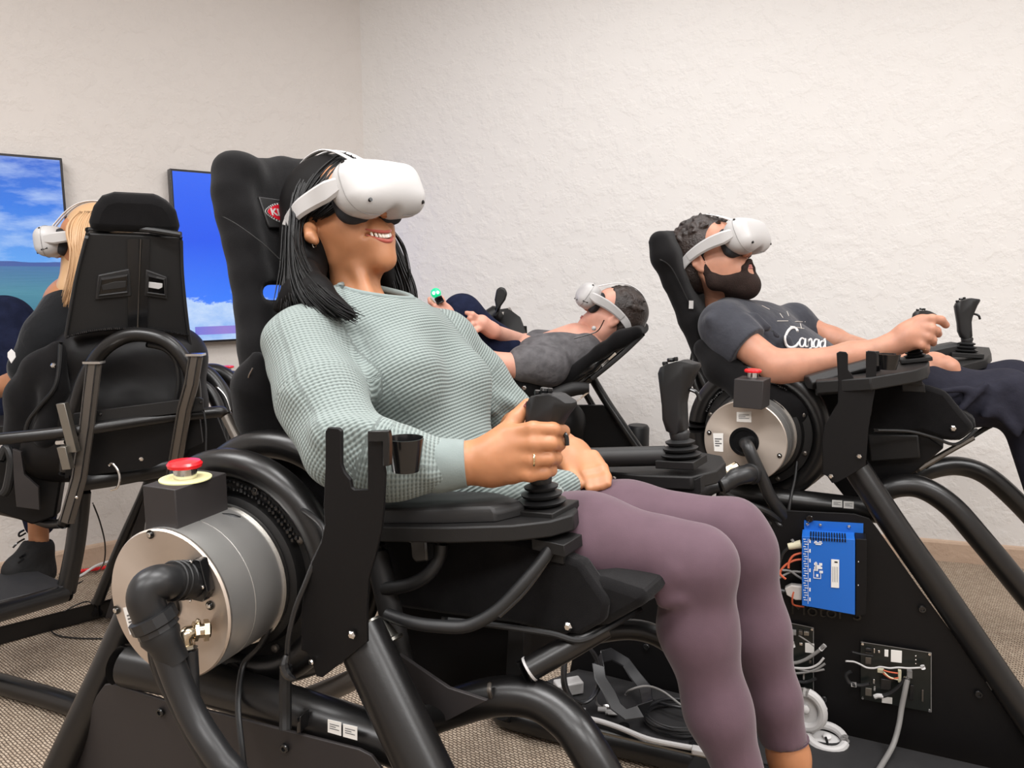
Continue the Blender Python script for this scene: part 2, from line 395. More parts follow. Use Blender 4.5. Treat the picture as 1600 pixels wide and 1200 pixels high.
def soft(name, prims, vox, m, parent=None, relax=2, keep=None, disp=None, raw=False, kind=None, label=None):
    Vt, Fc = nets(*sdf_grid(prims, vox))
    for _ in range(relax):                                # light smoothing of the net
        S = np.zeros_like(Vt); C = np.zeros(len(Vt))
        for a in range(4):
            b = (a+1) % 4
            for p, q in ((a, b), (b, a)):
                np.add.at(S, Fc[:, p], Vt[Fc[:, q]]); np.add.at(C, Fc[:, p], 1)
        Vt = .5*Vt+.5*S/np.maximum(C, 1)[:, None]
    if keep is not None:
        k = keep(Vt); Fc = Fc[k[Fc].all(1)]
        used = np.unique(Fc); mp = -np.ones(len(Vt), int); mp[used] = np.arange(len(used)); Vt = Vt[used]; Fc = mp[Fc]
    if disp is not None: Vt = disp(Vt)
    if raw: return Vt, Fc
    return from_np(name, Vt, Fc, m, parent, kind, label)
def from_np(name, Vt, Fc, m, parent=None, kind=None, label=None):
    me = bpy.data.meshes.new(name); me.vertices.add(len(Vt)); me.vertices.foreach_set('co', Vt.astype(np.float32).ravel())
    me.loops.add(Fc.size); me.loops.foreach_set('vertex_index', Fc.astype(np.int32).ravel())
    me.polygons.add(len(Fc)); me.polygons.foreach_set('loop_start', np.arange(0, Fc.size, 4, dtype=np.int32)); 
    me.update(calc_edges=True); me.validate(); me.shade_smooth(); me.materials.append(M[m])
    o = bpy.data.objects.new(name, me); COL.objects.link(o)
    if parent is not None:
        o.parent = parent
        if parent.type == 'EMPTY': o.matrix_parent_inverse = Matrix.Translation(-parent.location)
    if kind: o['kind'] = kind
    if label: o['label'] = label
    return o
def limb_attr(o, chains):                                  # chains: (points, radius, waffle, ref vector)
    me = o.data; n = len(me.vertices); co = np.zeros(n*3, np.float32); me.vertices.foreach_get('co', co); co = co.reshape(-1, 3)
    best = np.full(n, 1e9); out = np.zeros((n, 3), np.float32)
    for pts, rad, wf, ref in chains:
        u0 = 0
        for a, b in zip(pts[:-1], pts[1:]):
            a = np.array(a); b = np.array(b); ba = b-a; L = np.linalg.norm(ba); tt = (co-a)@ba/L**2; t = np.clip(tt, 0, 1)
            dv = co-a-t[:, None]*ba; d = np.linalg.norm(dv, axis=1)-rad
            z = ba/L; x = np.array(ref)-z*np.dot(ref, z); x /= np.linalg.norm(x); y = np.cross(z, x)
            u = u0+tt*L; v = np.arctan2(dv@y, dv@x)*rad; mk = d < best; best[mk] = d[mk]
            out[mk] = np.stack([u, v, np.full(n, wf)], 1)[mk]; u0 += L
    at = me.attributes.new('limb', 'FLOAT_VECTOR', 'POINT'); at.data.foreach_set('vector', out.ravel())
# ------------------------------------------------------------------ the room
def ground(px, py, z=0): return on(px, py, (V(0, 0, z), Z))
gl = ground(165, 879); dl = V(1, .787, 0).normalized(); gr = ground(1451, 873)
# corner on the sight line of x = 577
cr = P(578, 600, 1)-CAMP; t = None
den = dl.x*cr.y-dl.y*cr.x; tt = ((0-gl.x)*cr.y-(0-gl.y)*cr.x)/den
CN = V(gl.x+dl.x*tt, gl.y+dl.y*tt, 0)
dr = (V(gr.x, gr.y, 0)-CN).normalized(); HT = 2.75
LW = CN-dl*3.6; RW = CN+dr*5.0; YB = -2.6
poly = [CN, RW, V(RW.x, YB, 0), V(LW.x, YB, 0), LW]
def struct(name, mb, m, **k): o = mb.build(name, m, smooth=False, **k); o['kind'] = 'structure'; return o
struct('floor', MB().prism([p-Z*.02 for p in poly], Z, .04), 'carpet')
struct('ceiling', MB().prism([p+Z*(HT+.02) for p in poly], Z, .04), 'ceiling_white')
def wall(name, a, b, m):
    n = Z.cross(b-a).normalized(); mid = (a+b)/2
    inner = V(0, .5, 0); 
    if (inner-mid).dot(n) < 0: n = -n
    return struct(name, MB().prism([a-n*.04, b-n*.04, b-n*.04+Z*HT, a-n*.04+Z*HT], n, .08), m), n
_, NL = wall('wall_left', LW, CN, 'wall_warm'); _, NR = wall('wall_right', CN, RW, 'wall_cool')
wall('wall_far_right', RW, poly[2], 'wall_cool'); wall('wall_back', poly[2], poly[3], 'wall_warm'); wall('wall_far_left', poly[3], LW, 'wall_warm')
def baseboard(name, a, b, n):
    mb = MB(); h = .088
    prof = [(0, 0), (.014, 0), (.014, h-.012), (.010, h-.003), (0, h)]
    vs = [q+n*x+Z*z for q in (a, b) for x, z in prof]; k = len(prof)
    mb.add(vs, [(i, (i+1) % k, k+(i+1) % k, k+i) for i in range(k)]); o = struct(name, mb, 'base_tan'); return o
baseboard('baseboard_left', LW, CN, NL); baseboard('baseboard_right', CN, RW, NR)
PLW = (CN, NL); PRW = (CN, NR)

# ------------------------------------------------------------------ wall displays
def screen_mat(name, kind):
    m = bpy.data.materials.new(name); m.use_nodes = True; nt = m.node_tree; L = nt.links; b = nt.nodes['Principled BSDF']
    b.inputs['Base Color'].default_value = (.01, .01, .01, 1); b.inputs['Roughness'].default_value = .25
    uv = N(nt, 'UVMap'); sp = N(nt, 'SeparateXYZ'); L.new(uv.outputs[0], sp.inputs[0])
    def ramp(src, stops):
        r = N(nt, 'ValToRGB'); e = r.color_ramp.elements
        while len(e) < len(stops): e.new(.5)
        for i, (p, c) in enumerate(stops): e[i].position = p; e[i].color = (*lin(c), 1)
        L.new(src, r.inputs[0]); return r.outputs[0]
    def mix(f, a, c):
        x = N(nt, 'MixRGB'); L.new(f, x.inputs[0]); L.new(a, x.inputs[1])
        if isinstance(c, tuple): x.inputs[2].default_value = (*lin(c), 1)
        else: L.new(c, x.inputs[2])
        return x.outputs[0]
    def mth(op, a, c, d=None):
        x = N(nt, 'Math', operation=op)
        for i, q in enumerate((a, c, d)):
            if q is None: continue
            if isinstance(q, (int, float)): x.inputs[i].default_value = q
            else: L.new(q, x.inputs[i])
        return x.outputs[0]
    mp = N(nt, 'Mapping'); L.new(uv.outputs[0], mp.inputs[0]); nz = N(nt, 'TexNoise', Detail=8, Roughness=.6); L.new(mp.outputs[0], nz.inputs['Vector'])
    u, v = sp.outputs[0], sp.outputs[1]
    if kind == 'sea':
        mp.inputs['Scale'].default_value = (1.2, 2.2, 1); mp.inputs['Rotation'].default_value = (0, 0, -.5); nz.inputs['Scale'].default_value = 3.2
        sky = ramp(v, [(0, (60, 120, 215)), (.40, (105, 170, 240)), (.75, (45, 120, 225)), (1, (25, 95, 205))])
        cl = ramp(nz.outputs['Fac'], [(.42, (0, 0, 0)), (.66, (255, 255, 255))]); cf = mth('MULTIPLY', cl, .7)
        sky = mix(cf, sky, (205, 225, 250))
        m2 = N(nt, 'Mapping'); m2.inputs['Scale'].default_value = (5, 60, 1); L.new(uv.outputs[0], m2.inputs[0]); n2 = N(nt, 'TexNoise', Scale=2, Detail=6); L.new(m2.outputs[0], n2.inputs['Vector'])
        sea0 = ramp(v, [(0, (35, 80, 110)), (.3, (90, 150, 170)), (.42, (80, 125, 175))])
        sea = mix(mth('MULTIPLY', n2.outputs['Fac'], .5), sea0, (45, 100, 125))
        n3 = N(nt, 'TexNoise', Scale=6, Detail=4); L.new(uv.outputs[0], n3.inputs['Vector'])
        hz = mth('ADD', .445, mth('MULTIPLY', n3.outputs['Fac'], .03))
        colr = mix(mth('LESS_THAN', v, hz), sky, (70, 95, 160)); colr = mix(mth('LESS_THAN', v, .435), colr, sea)
    else:
        nz.inputs['Scale'].default_value = 4.5
        sky = ramp(v, [(0, (120, 180, 255)), (.25, (60, 125, 250)), (.6, (20, 85, 235)), (1, (25, 95, 240))])
        h = mth('ADD', v, mth('MULTIPLY', mth('SUBTRACT', nz.outputs['Fac'], .5), .55)); h = mth('ADD', h, mth('MULTIPLY', u, .14))
        cf = ramp(h, [(.255, (255, 255, 255)), (.275, (0, 0, 0))]); cw = ramp(nz.outputs['Fac'], [(.3, (110, 165, 240)), (.65, (215, 232, 252))])
        colr = mix(cf, sky, cw)
        inb = mth('MULTIPLY', mth('GREATER_THAN', v, .035), mth('LESS_THAN', v, .085)); inb = mth('MULTIPLY', inb, mth('GREATER_THAN', u, .045))
        bar = ramp(u, [(.05, (120, 120, 215)), (.15, (150, 130, 210)), (.5, (70, 120, 235))])
        colr = mix(inb, colr, bar)
    L.new(colr, b.inputs['Emission Color']); b.inputs['Emission Strength'].default_value = .68
    return m
def display(label, x0, top0, x1, top1, w, h, kind, anchor):
    # x0: pixel column of the anchored upper corner; width w, height h in metres along the wall
    c = on(x0, top0, (CN+NL*.05, NL)); d = dl if anchor == 'l' else -dl
    a = c if anchor == 'l' else c-dl*w
    t = thing('wall_display', label, 'screen', a-NL*.05+Z*(-h))
    o = a+dl*w/2-Z*h/2; R = (dl, NL, Z)
    MB().box(o-NL*.02, (w, .04, h), R).build('bezel', 'tv_frame', t, bevel=.003)
    MB().box(o-NL*.055, (.4, .03, .3), R).build('wall_mount', 'powder_black', t)
    m = screen_mat('screen_'+kind, kind); b = .009
    s = o+NL*.0008; q = [s-dl*(w/2-b)-Z*(h/2-b), s+dl*(w/2-b)-Z*(h/2-b), s+dl*(w/2-b)+Z*(h/2-b), s-dl*(w/2-b)+Z*(h/2-b)]
    me = bpy.data.meshes.new('screen'); me.from_pydata([tuple(p) for p in q], [], [(0, 1, 2, 3)]); ul = me.uv_layers.new(name='UVMap')
    for i, uvc in enumerate([(0, 0), (1, 0), (1, 1), (0, 1)]): ul.data[i].uv = uvc
    me.materials.append(m); so = bpy.data.objects.new('screen', me); COL.objects.link(so); so.parent = t; so.matrix_parent_inverse = Matrix.Translation(-t.location)
    return t
def wall_h(x, y0, y1): return (on(x, y0, (CN+NL*.05, NL))-on(x, y1, (CN+NL*.05, NL))).length
h2 = wall_h(285, 265, 537)
display('wall screen showing plain blue sky over one white cloud, behind the tall headrest', 265, 263, 0, 0, h2*1.66, h2, 'cloud', 'l')
display('wall screen showing streaky sky above a grey sea, beside the blonde woman', 97, 247, 0, 0, h2*16/9, h2, 'sea', 'r')
# ------------------------------------------------------------------ simulator components
def motor(c, th, r, L, par, bolts, hole_r, tilt=0, name='motor'):
    lat = lat_dir(th); a, b, n = basis(lat)
    def rad(ang): return a*math.cos(ang)+b*math.sin(ang)
    root = MB().lathe((0, 0, 0), (0, 0, 1), [(.004, r), (L*.42, r), (L*.421, r*.992), (L*.435, r*.992), (L*.436, r), (L, r)], 72, cap=False).build('motor_housing', 'turned_side', par, ang=20)
    RM = Matrix((a, b, n)).transposed().to_4x4(); RM.translation = c; root.matrix_basis = RM
    SUBINV[root.name] = RM.inverted()
    f = MB().lathe((0, 0, 0), (0, 0, 1), [(-.001, 0), (-.001, hole_r*.9), (0, hole_r), (0, r-.002), (.003, r), (.006, r), (.006, 0)], 72, cap=False).build('motor_face', 'turned_face', root, ang=20)
    # two broad bands of light, as machining leaves on a turned face, come from the circular grain
    for g in bolts:
        p = c+rad(g)*(r-.011)
        MB().lathe(p, -lat, [(0, .0055), (.001, .0055), (.001, .004)], 16).build('bolt_recess', 'lens_black', root)
        MB().lathe(p-lat*.001, -lat, [(0, .003), (.002, .003), (.003, .002)], 10).build('bolt', 'chrome', root)
    MB().lathe(c, -lat, [(-.01, hole_r), (.004, hole_r), (.004, hole_r*.8), (.002, hole_r*.75)], 32).build('cable_gland', 'gloss_black', root)
    # clamp ring, hub and its flange screws
    MB().lathe(c+lat*L*.93, lat, [(0, r*1.0), (0, r*1.035), (.006, r*1.035), (.006, r)], 72).build('clamp_ring', 'steel', root)
    hub = MB().lathe(c+lat*L, lat, [(0, r*1.05), (.004, r*1.12), (.02, r*1.16), (.022, r*1.34), (.03, r*1.38), (.06, r*1.38), (.06, r*.6)], 72).build('hub', 'powder_black', par, ang=30)
    for k in range(8):
        p = c+lat*(L+.02)+rad(k*math.pi/4+.3)*r*1.25
        MB().lathe(p, -lat, [(0, .006), (.005, .006), (.007, .003)], 10).build('hub_screw', 'alu_dark', hub)
    return root, rad, lat
def hoop(c, th, R, tr, par, name='hoop_tube', seg=64, tilt=0):
    a, b, n = basis(lat_dir(th))
    return MB().tube([c+(a*math.cos(2*math.pi*k/seg)+b*math.sin(2*math.pi*k/seg))*R for k in range(seg)], tr, 18, closed=True).build(name, 'tube_black', par)
def weld(c, th, R, par, a0, a1):
    a, b, n = basis(lat_dir(th)); mb = MB(); k = 0
    for i in range(44):
        g = a0+(a1-a0)*i/43; mb.ball(c+(a*math.cos(g)+b*math.sin(g))*(R+random.uniform(-.0015, .0015)), (random.uniform(.0022, .0042)), 6)
    mb.build('weld_bead', 'gloss_black', par, kind='stuff')
def estop(c, th, sz, par, s=1.0, ring=True):
    f, l = face_dir(th), lat_dir(th); R = (f, l, Z)
    bx = MB().box(c-Z*sz[2]/2, sz, R).build('stop_switch_box', 'panel_grey', par, bevel=.0015)
    if ring: MB().lathe(c, Z, [(0, .03*s), (.0015, .03*s)], 40).build('stop_switch_plate', 'yellow', bx)
    MB().lathe(c+Z*.001, Z, [(0, .0135*s), (.011*s, .0135*s), (.011*s, .0125*s), (.016*s, .0125*s)], 28).build('stop_switch_collar', 'chrome', bx)
    MB().lathe(c+Z*.014*s, Z, [(0, .012*s), (.001*s, .0195*s), (.005*s, .0205*s), (.008*s, .018*s), (.0095*s, .009*s), (.01*s, .001)], 36).build('stop_button', 'red', bx)
    return bx
def plate(name, px, pl, t, m, par, bevel=.001, off=0, label=None):
    p0, n = pl; pl = (p0+n*off, n)
    return MB().prism([on(x, y, pl)+n*t/2 for x, y in px], n, t).build(name, m, par, bevel=bevel, label=label, ang=30)
GRIP = [(-18, 0), (-23, -18), (-22, -40), (-23, -66), (-24, -90), (-19, -99), (-9, -103), (0, -104), (22, -107), (40, -101), (41, -96), (33, -84), (24, -66), (18, -54), (14, -40), (13, -20), (12, 0), (4, 4), (-10, 4)]
def stick(base, fwd, up, par, s=1.0, plate_sz=.08, gripf=None, lean=0, hat=True):
    """flight stick: square foot, rubber bellows, grip, hat switches; base = centre of the foot's underside"""
    up = up.normalized(); fwd = (fwd-up*fwd.dot(up)).normalized(); sd = up.cross(fwd)
    R = (fwd, sd, up)
    ft = MB().box(base+up*.007*s, (plate_sz*s, plate_sz*s, .014*s), R).build('stick_foot', 'powder_black', par, bevel=.0015)
    h = .014*s; prof = [(0, .026*s)]
    for i, (r, dz) in enumerate([(.034, .004), (.036, .007), (.022, .011), (.029, .014), (.031, .018), (.019, .022), (.025, .026), (.026, .029), (.016, .033), (.018, .044), (.014, .05)]): prof.append((dz*s, r*s))
    MB().lathe(base+up*h, up, prof, 36).build('bellows', 'rubber', par, ang=70)
    g0 = base+up*(.064*s)
    u2 = (up+fwd*lean).normalized(); f2 = (fwd-u2*fwd.dot(u2)).normalized()
    k = .00113*s
    def out(c): return [g0+f2*(x*k*c+(1-c)*-3*k)+u2*(-y*k) for x, y in GRIP]
    vs = []; n = len(GRIP)
    for w, c in ((-.019, .55), (-.016, .88), (-.008, 1), (.008, 1), (.016, .88), (.019, .55)): vs += [p+sd*w*s for p in out(c)]
    mb = MB(); fs = [(j*n+i, j*n+(i+1) % n, (j+1)*n+(i+1) % n, (j+1)*n+i) for j in range(5) for i in range(n)]+[tuple(range(n-1, -1, -1)), tuple(5*n+i for i in range(n))]
    g = mb.add(vs, fs).build('grip', 'rubber', par, ang=50)
    if hat:
        for x, y, r in ((-14, -104, .0045), (-4, -109, .006), (4, -110, .0035)):
            q = g0+f2*x*k+u2*(-y*k-.004*s); MB().lathe(q, u2, [(0, r*s), (.004*s, r*s*1.2), (.007*s, r*s)], 14).build('hat_switch', 'gloss_black', g)
        MB().tube([g0+f2*22*k+u2*62*k, g0+f2*33*k+u2*56*k, g0+f2*36*k+u2*44*k], .0035*s, 8).build('trigger', 'gloss_black', g)
    return g
def sticker(pl, px, par, label=None, rows=3, off=.0006):
    o = plate('sticker', px, pl, .0006, 'sticker', par, bevel=0, off=-off)
    a = [on(x, y, (pl[0]-pl[1]*(off+.0004), pl[1])) for x, y in px]
    # printed lines
    tl, tr, br, bl = a[0], a[1], a[2], a[3]; mb = MB()
    for i in range(rows):
        v0 = .28+.5*i/max(rows, 1); v1 = v0+.06; 
        def q(u, v): return tl*(1-u)*(1-v)+tr*u*(1-v)+br*u*v+bl*(1-u)*v
        e = .85-.25*(i % 2); mb.add([q(.14, v0), q(e, v0), q(e, v1), q(.14, v1)], [(0, 1, 2, 3)])
    mb.build('print_lines', 'grey_mark', o, smooth=False)
    return o
def bolt(p, n, r, par, m='chrome'): return MB().lathe(p, n, [(0, r), (r*.5, r), (r*.9, r*.6)], 6 if r > .004 else 10).build('bolt', m, par, smooth=False)
def screw(p, n, r, par):
    o = MB().lathe(p, n, [(0, r), (r*.5, r), (r*.7, r*.85), (r*.7, r*.5), (r*.35, r*.45)], 16).build('screw', 'gloss_black', par); return o
def cupholder(c, up, r, h, par, openv):
    a, b, n = basis(up, openv); mb = MB(); vs = []; seg = 30; a0 = .25; a1 = 2*math.pi-.25
    for i in range(seg+1):
        g = a0+(a1-a0)*i/seg; d = a*math.sin(g)+b*math.cos(g)
        for rr, z in ((r, 0), (r*.72, -h), (r*.66, -h), (r*.92, 0)): vs.append(Vector(c)+d*rr+n*z)
    fs = [(i*4+k, (i+1)*4+k, (i+1)*4+(k+1) % 4, i*4+(k+1) % 4) for i in range(seg) for k in range(4)]+[(0, 1, 2, 3), (seg*4+3, seg*4+2, seg*4+1, seg*4)]
    return mb.add(vs, fs).build('cup_ring', 'gloss_black', par)

F22, L22 = face_dir(22), lat_dir(22)
# ================================================================== simulator of the woman in front
CA = P(262, 945, .99); A = thing('motion_simulator', 'nearest black motion simulator, with a big silver motor at its lower left', 'simulator', V(CA.x+.3, CA.y+.2, 0), None)
A['group'] = 'motion simulators in the room'
def SA(off): return (CA+L22*off, L22)
mA, radA, _ = motor(CA, 22, .102, .115, A, [], .021)
a_, b_, n_ = basis(L22)
for x, y in ((235, 835), (182, 953), (328, 946), (246, 1052)):
    p = on(x, y, (CA-L22*.001, L22)); MB().lathe(p, -L22, [(0, .006), (.001, .006), (.001, .004)], 18).build('bolt_recess', 'lens_black', mA)
    MB().lathe(p-L22*.001, -L22, [(0, .0034), (.002, .0034), (.003, .002)], 12).build('bolt', 'chrome', mA)
sticker((CA-L22*.001, L22), [(192, 950), (212, 946), (222, 985), (203, 992)], mA, rows=4)
hoop(CA+L22*.135, 22, .158, .0225, A); hoop(CA+L22*.225, 22, .168, .0225, A)
weld(CA+L22*.118, 22, .136, A, math.radians(20), math.radians(150)); weld(CA+L22*.118, 22, .127, A, math.radians(20), math.radians(150))
ebx = estop(on(290, 748, (V(0, 0, CA.z+.154), Z)), 22, (.056, .092, .082), A, 1.12)
# cable gland flange, elbow and hoses on the motor face
fl = plate('hose_flange', [(294, 888), (302, 874), (312, 876), (324, 925), (316, 941), (298, 937)], (CA-L22*.014, L22), .013, 'gloss_black', mA, bevel=.0008)
for x, y in ((299, 878), (317, 917), (297, 938)): bolt(on(x, y, (CA-L22*.015, L22)), -L22, .0028, fl)
g0 = P(306, 908, .965)
MB().tube([P(310, 905, .97), P(296, 908, .95), P(280, 908, .935), P(262, 909, .92)], [.0225, .0225, .021, .0205], 24).build('hose_coupling', 'rubber', mA)
for i in range(5): 
    t = i/5; c = P(304-8*i, 905+.6*i, .962-.008*i); dr_ = (P(262, 909, .92)-P(310, 905, .97)).normalized()
    MB().lathe(c, dr_, [(0, .0235), (.001, .0248), (.003, .0248), (.004, .0235)], 28).build('rib_ring', 'rubber', mA)
MB().tube([P(268, 909, .925), P(248, 910, .908), P(232, 918, .90), P(227, 935, .897), P(234, 958, .90), P(240, 972, .902)], [.021, .0215, .0215, .021, .0205, .02], 24).build('hose_elbow', 'hose', mA)
d_ = (P(262, 1010, .905)-P(238, 965, .90)).normalized()
MB().lathe(P(238, 964, .90), d_, [(-.004, .021), (-.003, .027), (.010, .0275), (.012, .024), (.014, .024), (.018, .0245)], 12).build('hose_nut', 'hose', mA, ang=25)
MB().lathe(P(246, 984, .902), d_, [(0, .022), (.008, .0235), (.02, .019), (.045, .0175)], 24).build('hose_sleeve', 'rubber', mA)
T('motor_hose', [(248, 985, .903), (262, 1022, .905), (280, 1070, .905), (305, 1125, .90), (340, 1180, .89), (380, 1240, .89), (420, 1400, .93), (470, 1700, 1.02)], .0165, 'hose', A, 20)
T('motor_cable', [(243, 998, .915), (250, 1040, .92), (270, 1090, .92), (300, 1150, .91), (330, 1210, .91), (400, 1420, .95), (450, 1700, 1.04)], .009, 'rubber', A, 12)
T('motor_cable', [(236, 990, .918), (237, 1030, .925), (252, 1070, .93), (285, 1130, .92), (320, 1190, .92), (390, 1400, .96), (430, 1690, 1.05)], .004, 'rubber', A, 10)
T('motor_cable', [(296, 1012, .93), (298, 1050, .93), (300, 1090, .925), (318, 1140, .91), (350, 1190, .90), (400, 1300, .91), (460, 1690, 1.04)], .010, 'hose', A, 14)
fit = MB().tube([P(328, 984, .955), P(305, 987, .945), P(293, 990, .938), P(288, 997, .935), P(289, 1010, .935)], [.0095, .0085, .0095, .0095, .009], 16).build('brass_fitting', 'brass', mA)
for p0, p1, r in ((P(326, 984, .955), P(318, 985, .952), .0135), (P(308, 986, .947), P(302, 987, .944), .0125), (P(289, 1008, .935), P(290, 1016, .935), .0125)): MB().cyl(p0, p1, r, seg=6).build('hex_collar', 'brass', fit, smooth=False)
MB().tube([P(312, 984, .948), P(310, 972, .945), P(306, 970, .943)], .003, 8).build('valve_pin', 'brass', fit)
T('sensor_cable', [(340, 806, 1.05), (365, 808, 1.05), (388, 820, 1.06), (410, 848, 1.06), (424, 880, 1.065), (428, 925, 1.07), (425, 970, 1.07), (405, 1010, 1.07), (380, 1040, 1.07), (372, 1100, 1.03), (378, 1170, 1.0), (385, 1230, 1.0)], .0042, 'hose', A, 10)
T('silver_conduit', [(445, 775, 1.10), (462, 790, 1.06), (486, 805, 1.01), (504, 822, .985), (508, 838, .975), (503, 852, .97), (492, 875, .965), (478, 910, .965), (462, 950, .97), (452, 990, .975), (449, 1020, .98), (448, 1060, .985), (447, 1130, .99)], .0036, 'hose', A, 10)
# phone bracket beside the hoop
BR = [(508, 674), (512, 668), (528, 669), (533, 674), (533, 726), (538, 739), (547, 750), (549, 762), (553, 765), (574, 765), (574, 674), (598, 676), (598, 722), (601, 740), (598, 800), (595, 830), (586, 868), (575, 905), (572, 960), (573, 1004), (520, 1046), (503, 1059), (494, 1057), (489, 1040), (480, 1020), (470, 1016), (470, 960), (474, 925), (486, 880), (501, 848), (507, 820), (505, 790), (508, 730)]
br = plate('phone_bracket', BR, SA(.055), .006, 'plate_black', A, bevel=.0012)
bolt(on(551, 991, SA(.052)), -L22, .0055, br); bolt(on(487, 1034, SA(.052)), -L22, .004, br)
plate('cup_bracket', [(574, 674), (606, 673), (608, 684), (608, 728), (598, 729), (598, 690), (574, 690)], SA(.048), .008, 'gloss_black', br)
cupholder(P(633, 684, .935), Z, .0235, .042, br, V(1, .2, 0))
MB().tube([P(448, 1022, .972), P(444, 1040, .968), P(450, 1055, .965), P(462, 1062, .965)], [.003, .006, .006, .002], 8).build('hook', 'gloss_black', br)
T('wire_loom', [(447, 1040, .985), (446, 1080, .985), (446, 1115, .985), (446, 1140, .98)], .008, 'rubber', A, 10)
# frame tubes
MB().cyl(P(560, 985, 1.0), P(705, 1290, .93), .034).tube([P(705, 1290, .93), P(830, 1560, .9), P(1010, 1900, .9)], .034, 20).build('frame_tube', 'tube_black', A)
MB().lathe(P(583, 966, 1.03), (P(700, 1290, .93)-P(560, 985, 1.0)), [(0, .008), (.012, .016), (.034, .0215), (.036, .026), (.04, .026)], 28).build('tube_cone', 'alu', A)
T('frame_tube', [(586, 855, 1.10), (604, 930, 1.09), (625, 1020, 1.08), (650, 1110, 1.07), (680, 1230, 1.06)], .0175, 'vinyl', A)
T('frame_tube', [(190, 1038, 1.14), (300, 1062, 1.10), (420, 1096, 1.06), (540, 1134, 1.02), (650, 1172, .99)], .030, 'tube_black', A, 24)
T('frame_tube', [(210, 945, 1.17), (170, 1035, 1.17), (125, 1130, 1.17), (85, 1215, 1.17), (-20, 1440, 1.16), (-115, 1640, 1.15)], .0225, 'tube_black', A, 20)
T('frame_tube', [(-115, 1660, 1.15), (300, 1740, 1.06), (1010, 1880, .92)], .028, 'tube_black', A, 16)
T('frame_tube', [(360, 1060, 1.1), (470, 1040, 1.25), (545, 1010, 1.45), (560, 990, 1.7)], .022, 'tube_black', A)
T('frame_tube', [(430, 1118, 1.12), (500, 1085, 1.3), (560, 1058, 1.5), (620, 1030, 1.75)], .02, 'alu_dark', A)
lp = plate('side_panel', [(163, 1070), (175, 1069), (265, 1097), (350, 1117), (470, 1148), (560, 1171), (580, 1181), (594, 1200), (720, 1420), (900, 1880), (-70, 1660), (90, 1240), (150, 1088)], SA(.05), .005, 'panel_grey', A, bevel=.0012)
for x, y in ((252, 1112), (446, 1168), (20, 1500), (760, 1600)): screw(on(x, y, SA(.048)), -L22, .0065, lp)
for x0, x1, y in ((512, 533, 1124), (536, 558, 1131)):
    q = [(x0, y), (x1, y+5), (x1, y+26), (x0, y+20)]; sticker((P(535, 1140, .975), L22), q, A, rows=3)
plate('clip', [(464, 1122), (469, 1120), (469, 1145), (463, 1147)], (P(466, 1135, .99), L22), .02, 'gloss_black', A)
# armrest, near side
N33, L33 = face_dir(33), lat_dir(33)
def arm(poly, z0, th, m, t, name, par, bev): # horizontal board given by its outline on a plane of constant height
    return MB().prism([p for p in poly], Z, t).build(name, m, par, bevel=bev)
UPA = (Z+N33*-.12).normalized()
def armpl(px, py, d, n): return (P(px, py, d), n)
NA = (Z - N33*.10).normalized()                            # the armrests tip up slightly towards the sticks
pa = armpl(750, 818, 1.0, NA)
ob = [(560, 822), (700, 824), (800, 821), (860, 814), (896, 804), (903, 795), (895, 789), (870, 784), (800, 786), (700, 785), (560, 786)]
arm_b = MB().prism([on(x, y, pa)-NA*.011 for x, y in ob], NA, .022).build('armrest_board', 'powder_black', A, bevel=.0025)
pa2 = armpl(700, 805, 1.02, NA)
pad = [on(x, y, (pa[0]+NA*.0, NA)) for x, y in [(585, 818), (700, 818), (775, 816), (822, 804), (790, 792), (700, 789), (585, 789)]]
cpad = sum(pad, V(0, 0, 0))/len(pad); mbp = MB(); n = len(pad); vs = []
for h, s_ in ((0.001, 1), (.012, 1.0), (.020, .93), (.024, .72)): vs += [cpad+(p-cpad)*s_+NA*h for p in pad]
mbp.add(vs, [(j*n+i, j*n+(i+1) % n, (j+1)*n+(i+1) % n, (j+1)*n+i) for j in range(3) for i in range(n)]+[tuple(3*n+i for i in range(n))]).build('armrest_pad', 'vinyl', A, bevel=.003)
stick(P(849, 803, 1.045), N33, NA, A, .93, .080, lean=.2)
for dz, w in ((-.028, .05), (-.042, .034)): MB().box(P(868, 815, 1.01)+NA*dz, (w, w, .016), (N33, L33, NA)).build('stick_housing', 'powder_black', A, bevel=.001)
clipb = plate('arm_clip', [(640, 845), (664, 842), (667, 878), (650, 880), (642, 872)], (P(650, 860, 1.04), L33), .03, 'gloss_black', A, bevel=.003)
bolt(on(641, 842, (P(650, 860, 1.02), L33)), -L33, .005, A)
T('cable_sleeve', [(862, 852, 1.0), (848, 875, .995), (815, 915, .99), (775, 955, .99), (730, 978, .995), (680, 978, 1.0), (640, 972, 1.01), (605, 960, 1.03)], .0088, 'rubber', A, 12)
T('cable_sleeve', [(868, 845, 1.0), (858, 872, .993), (820, 925, .985), (780, 963, .985)], .003, 'gloss_black', A, 8)
T('cable_sleeve', [(690, 848, 1.05), (686, 872, 1.05), (668, 898, 1.05), (638, 914, 1.06), (600, 920, 1.08)], .0095, 'rubber', A, 12)
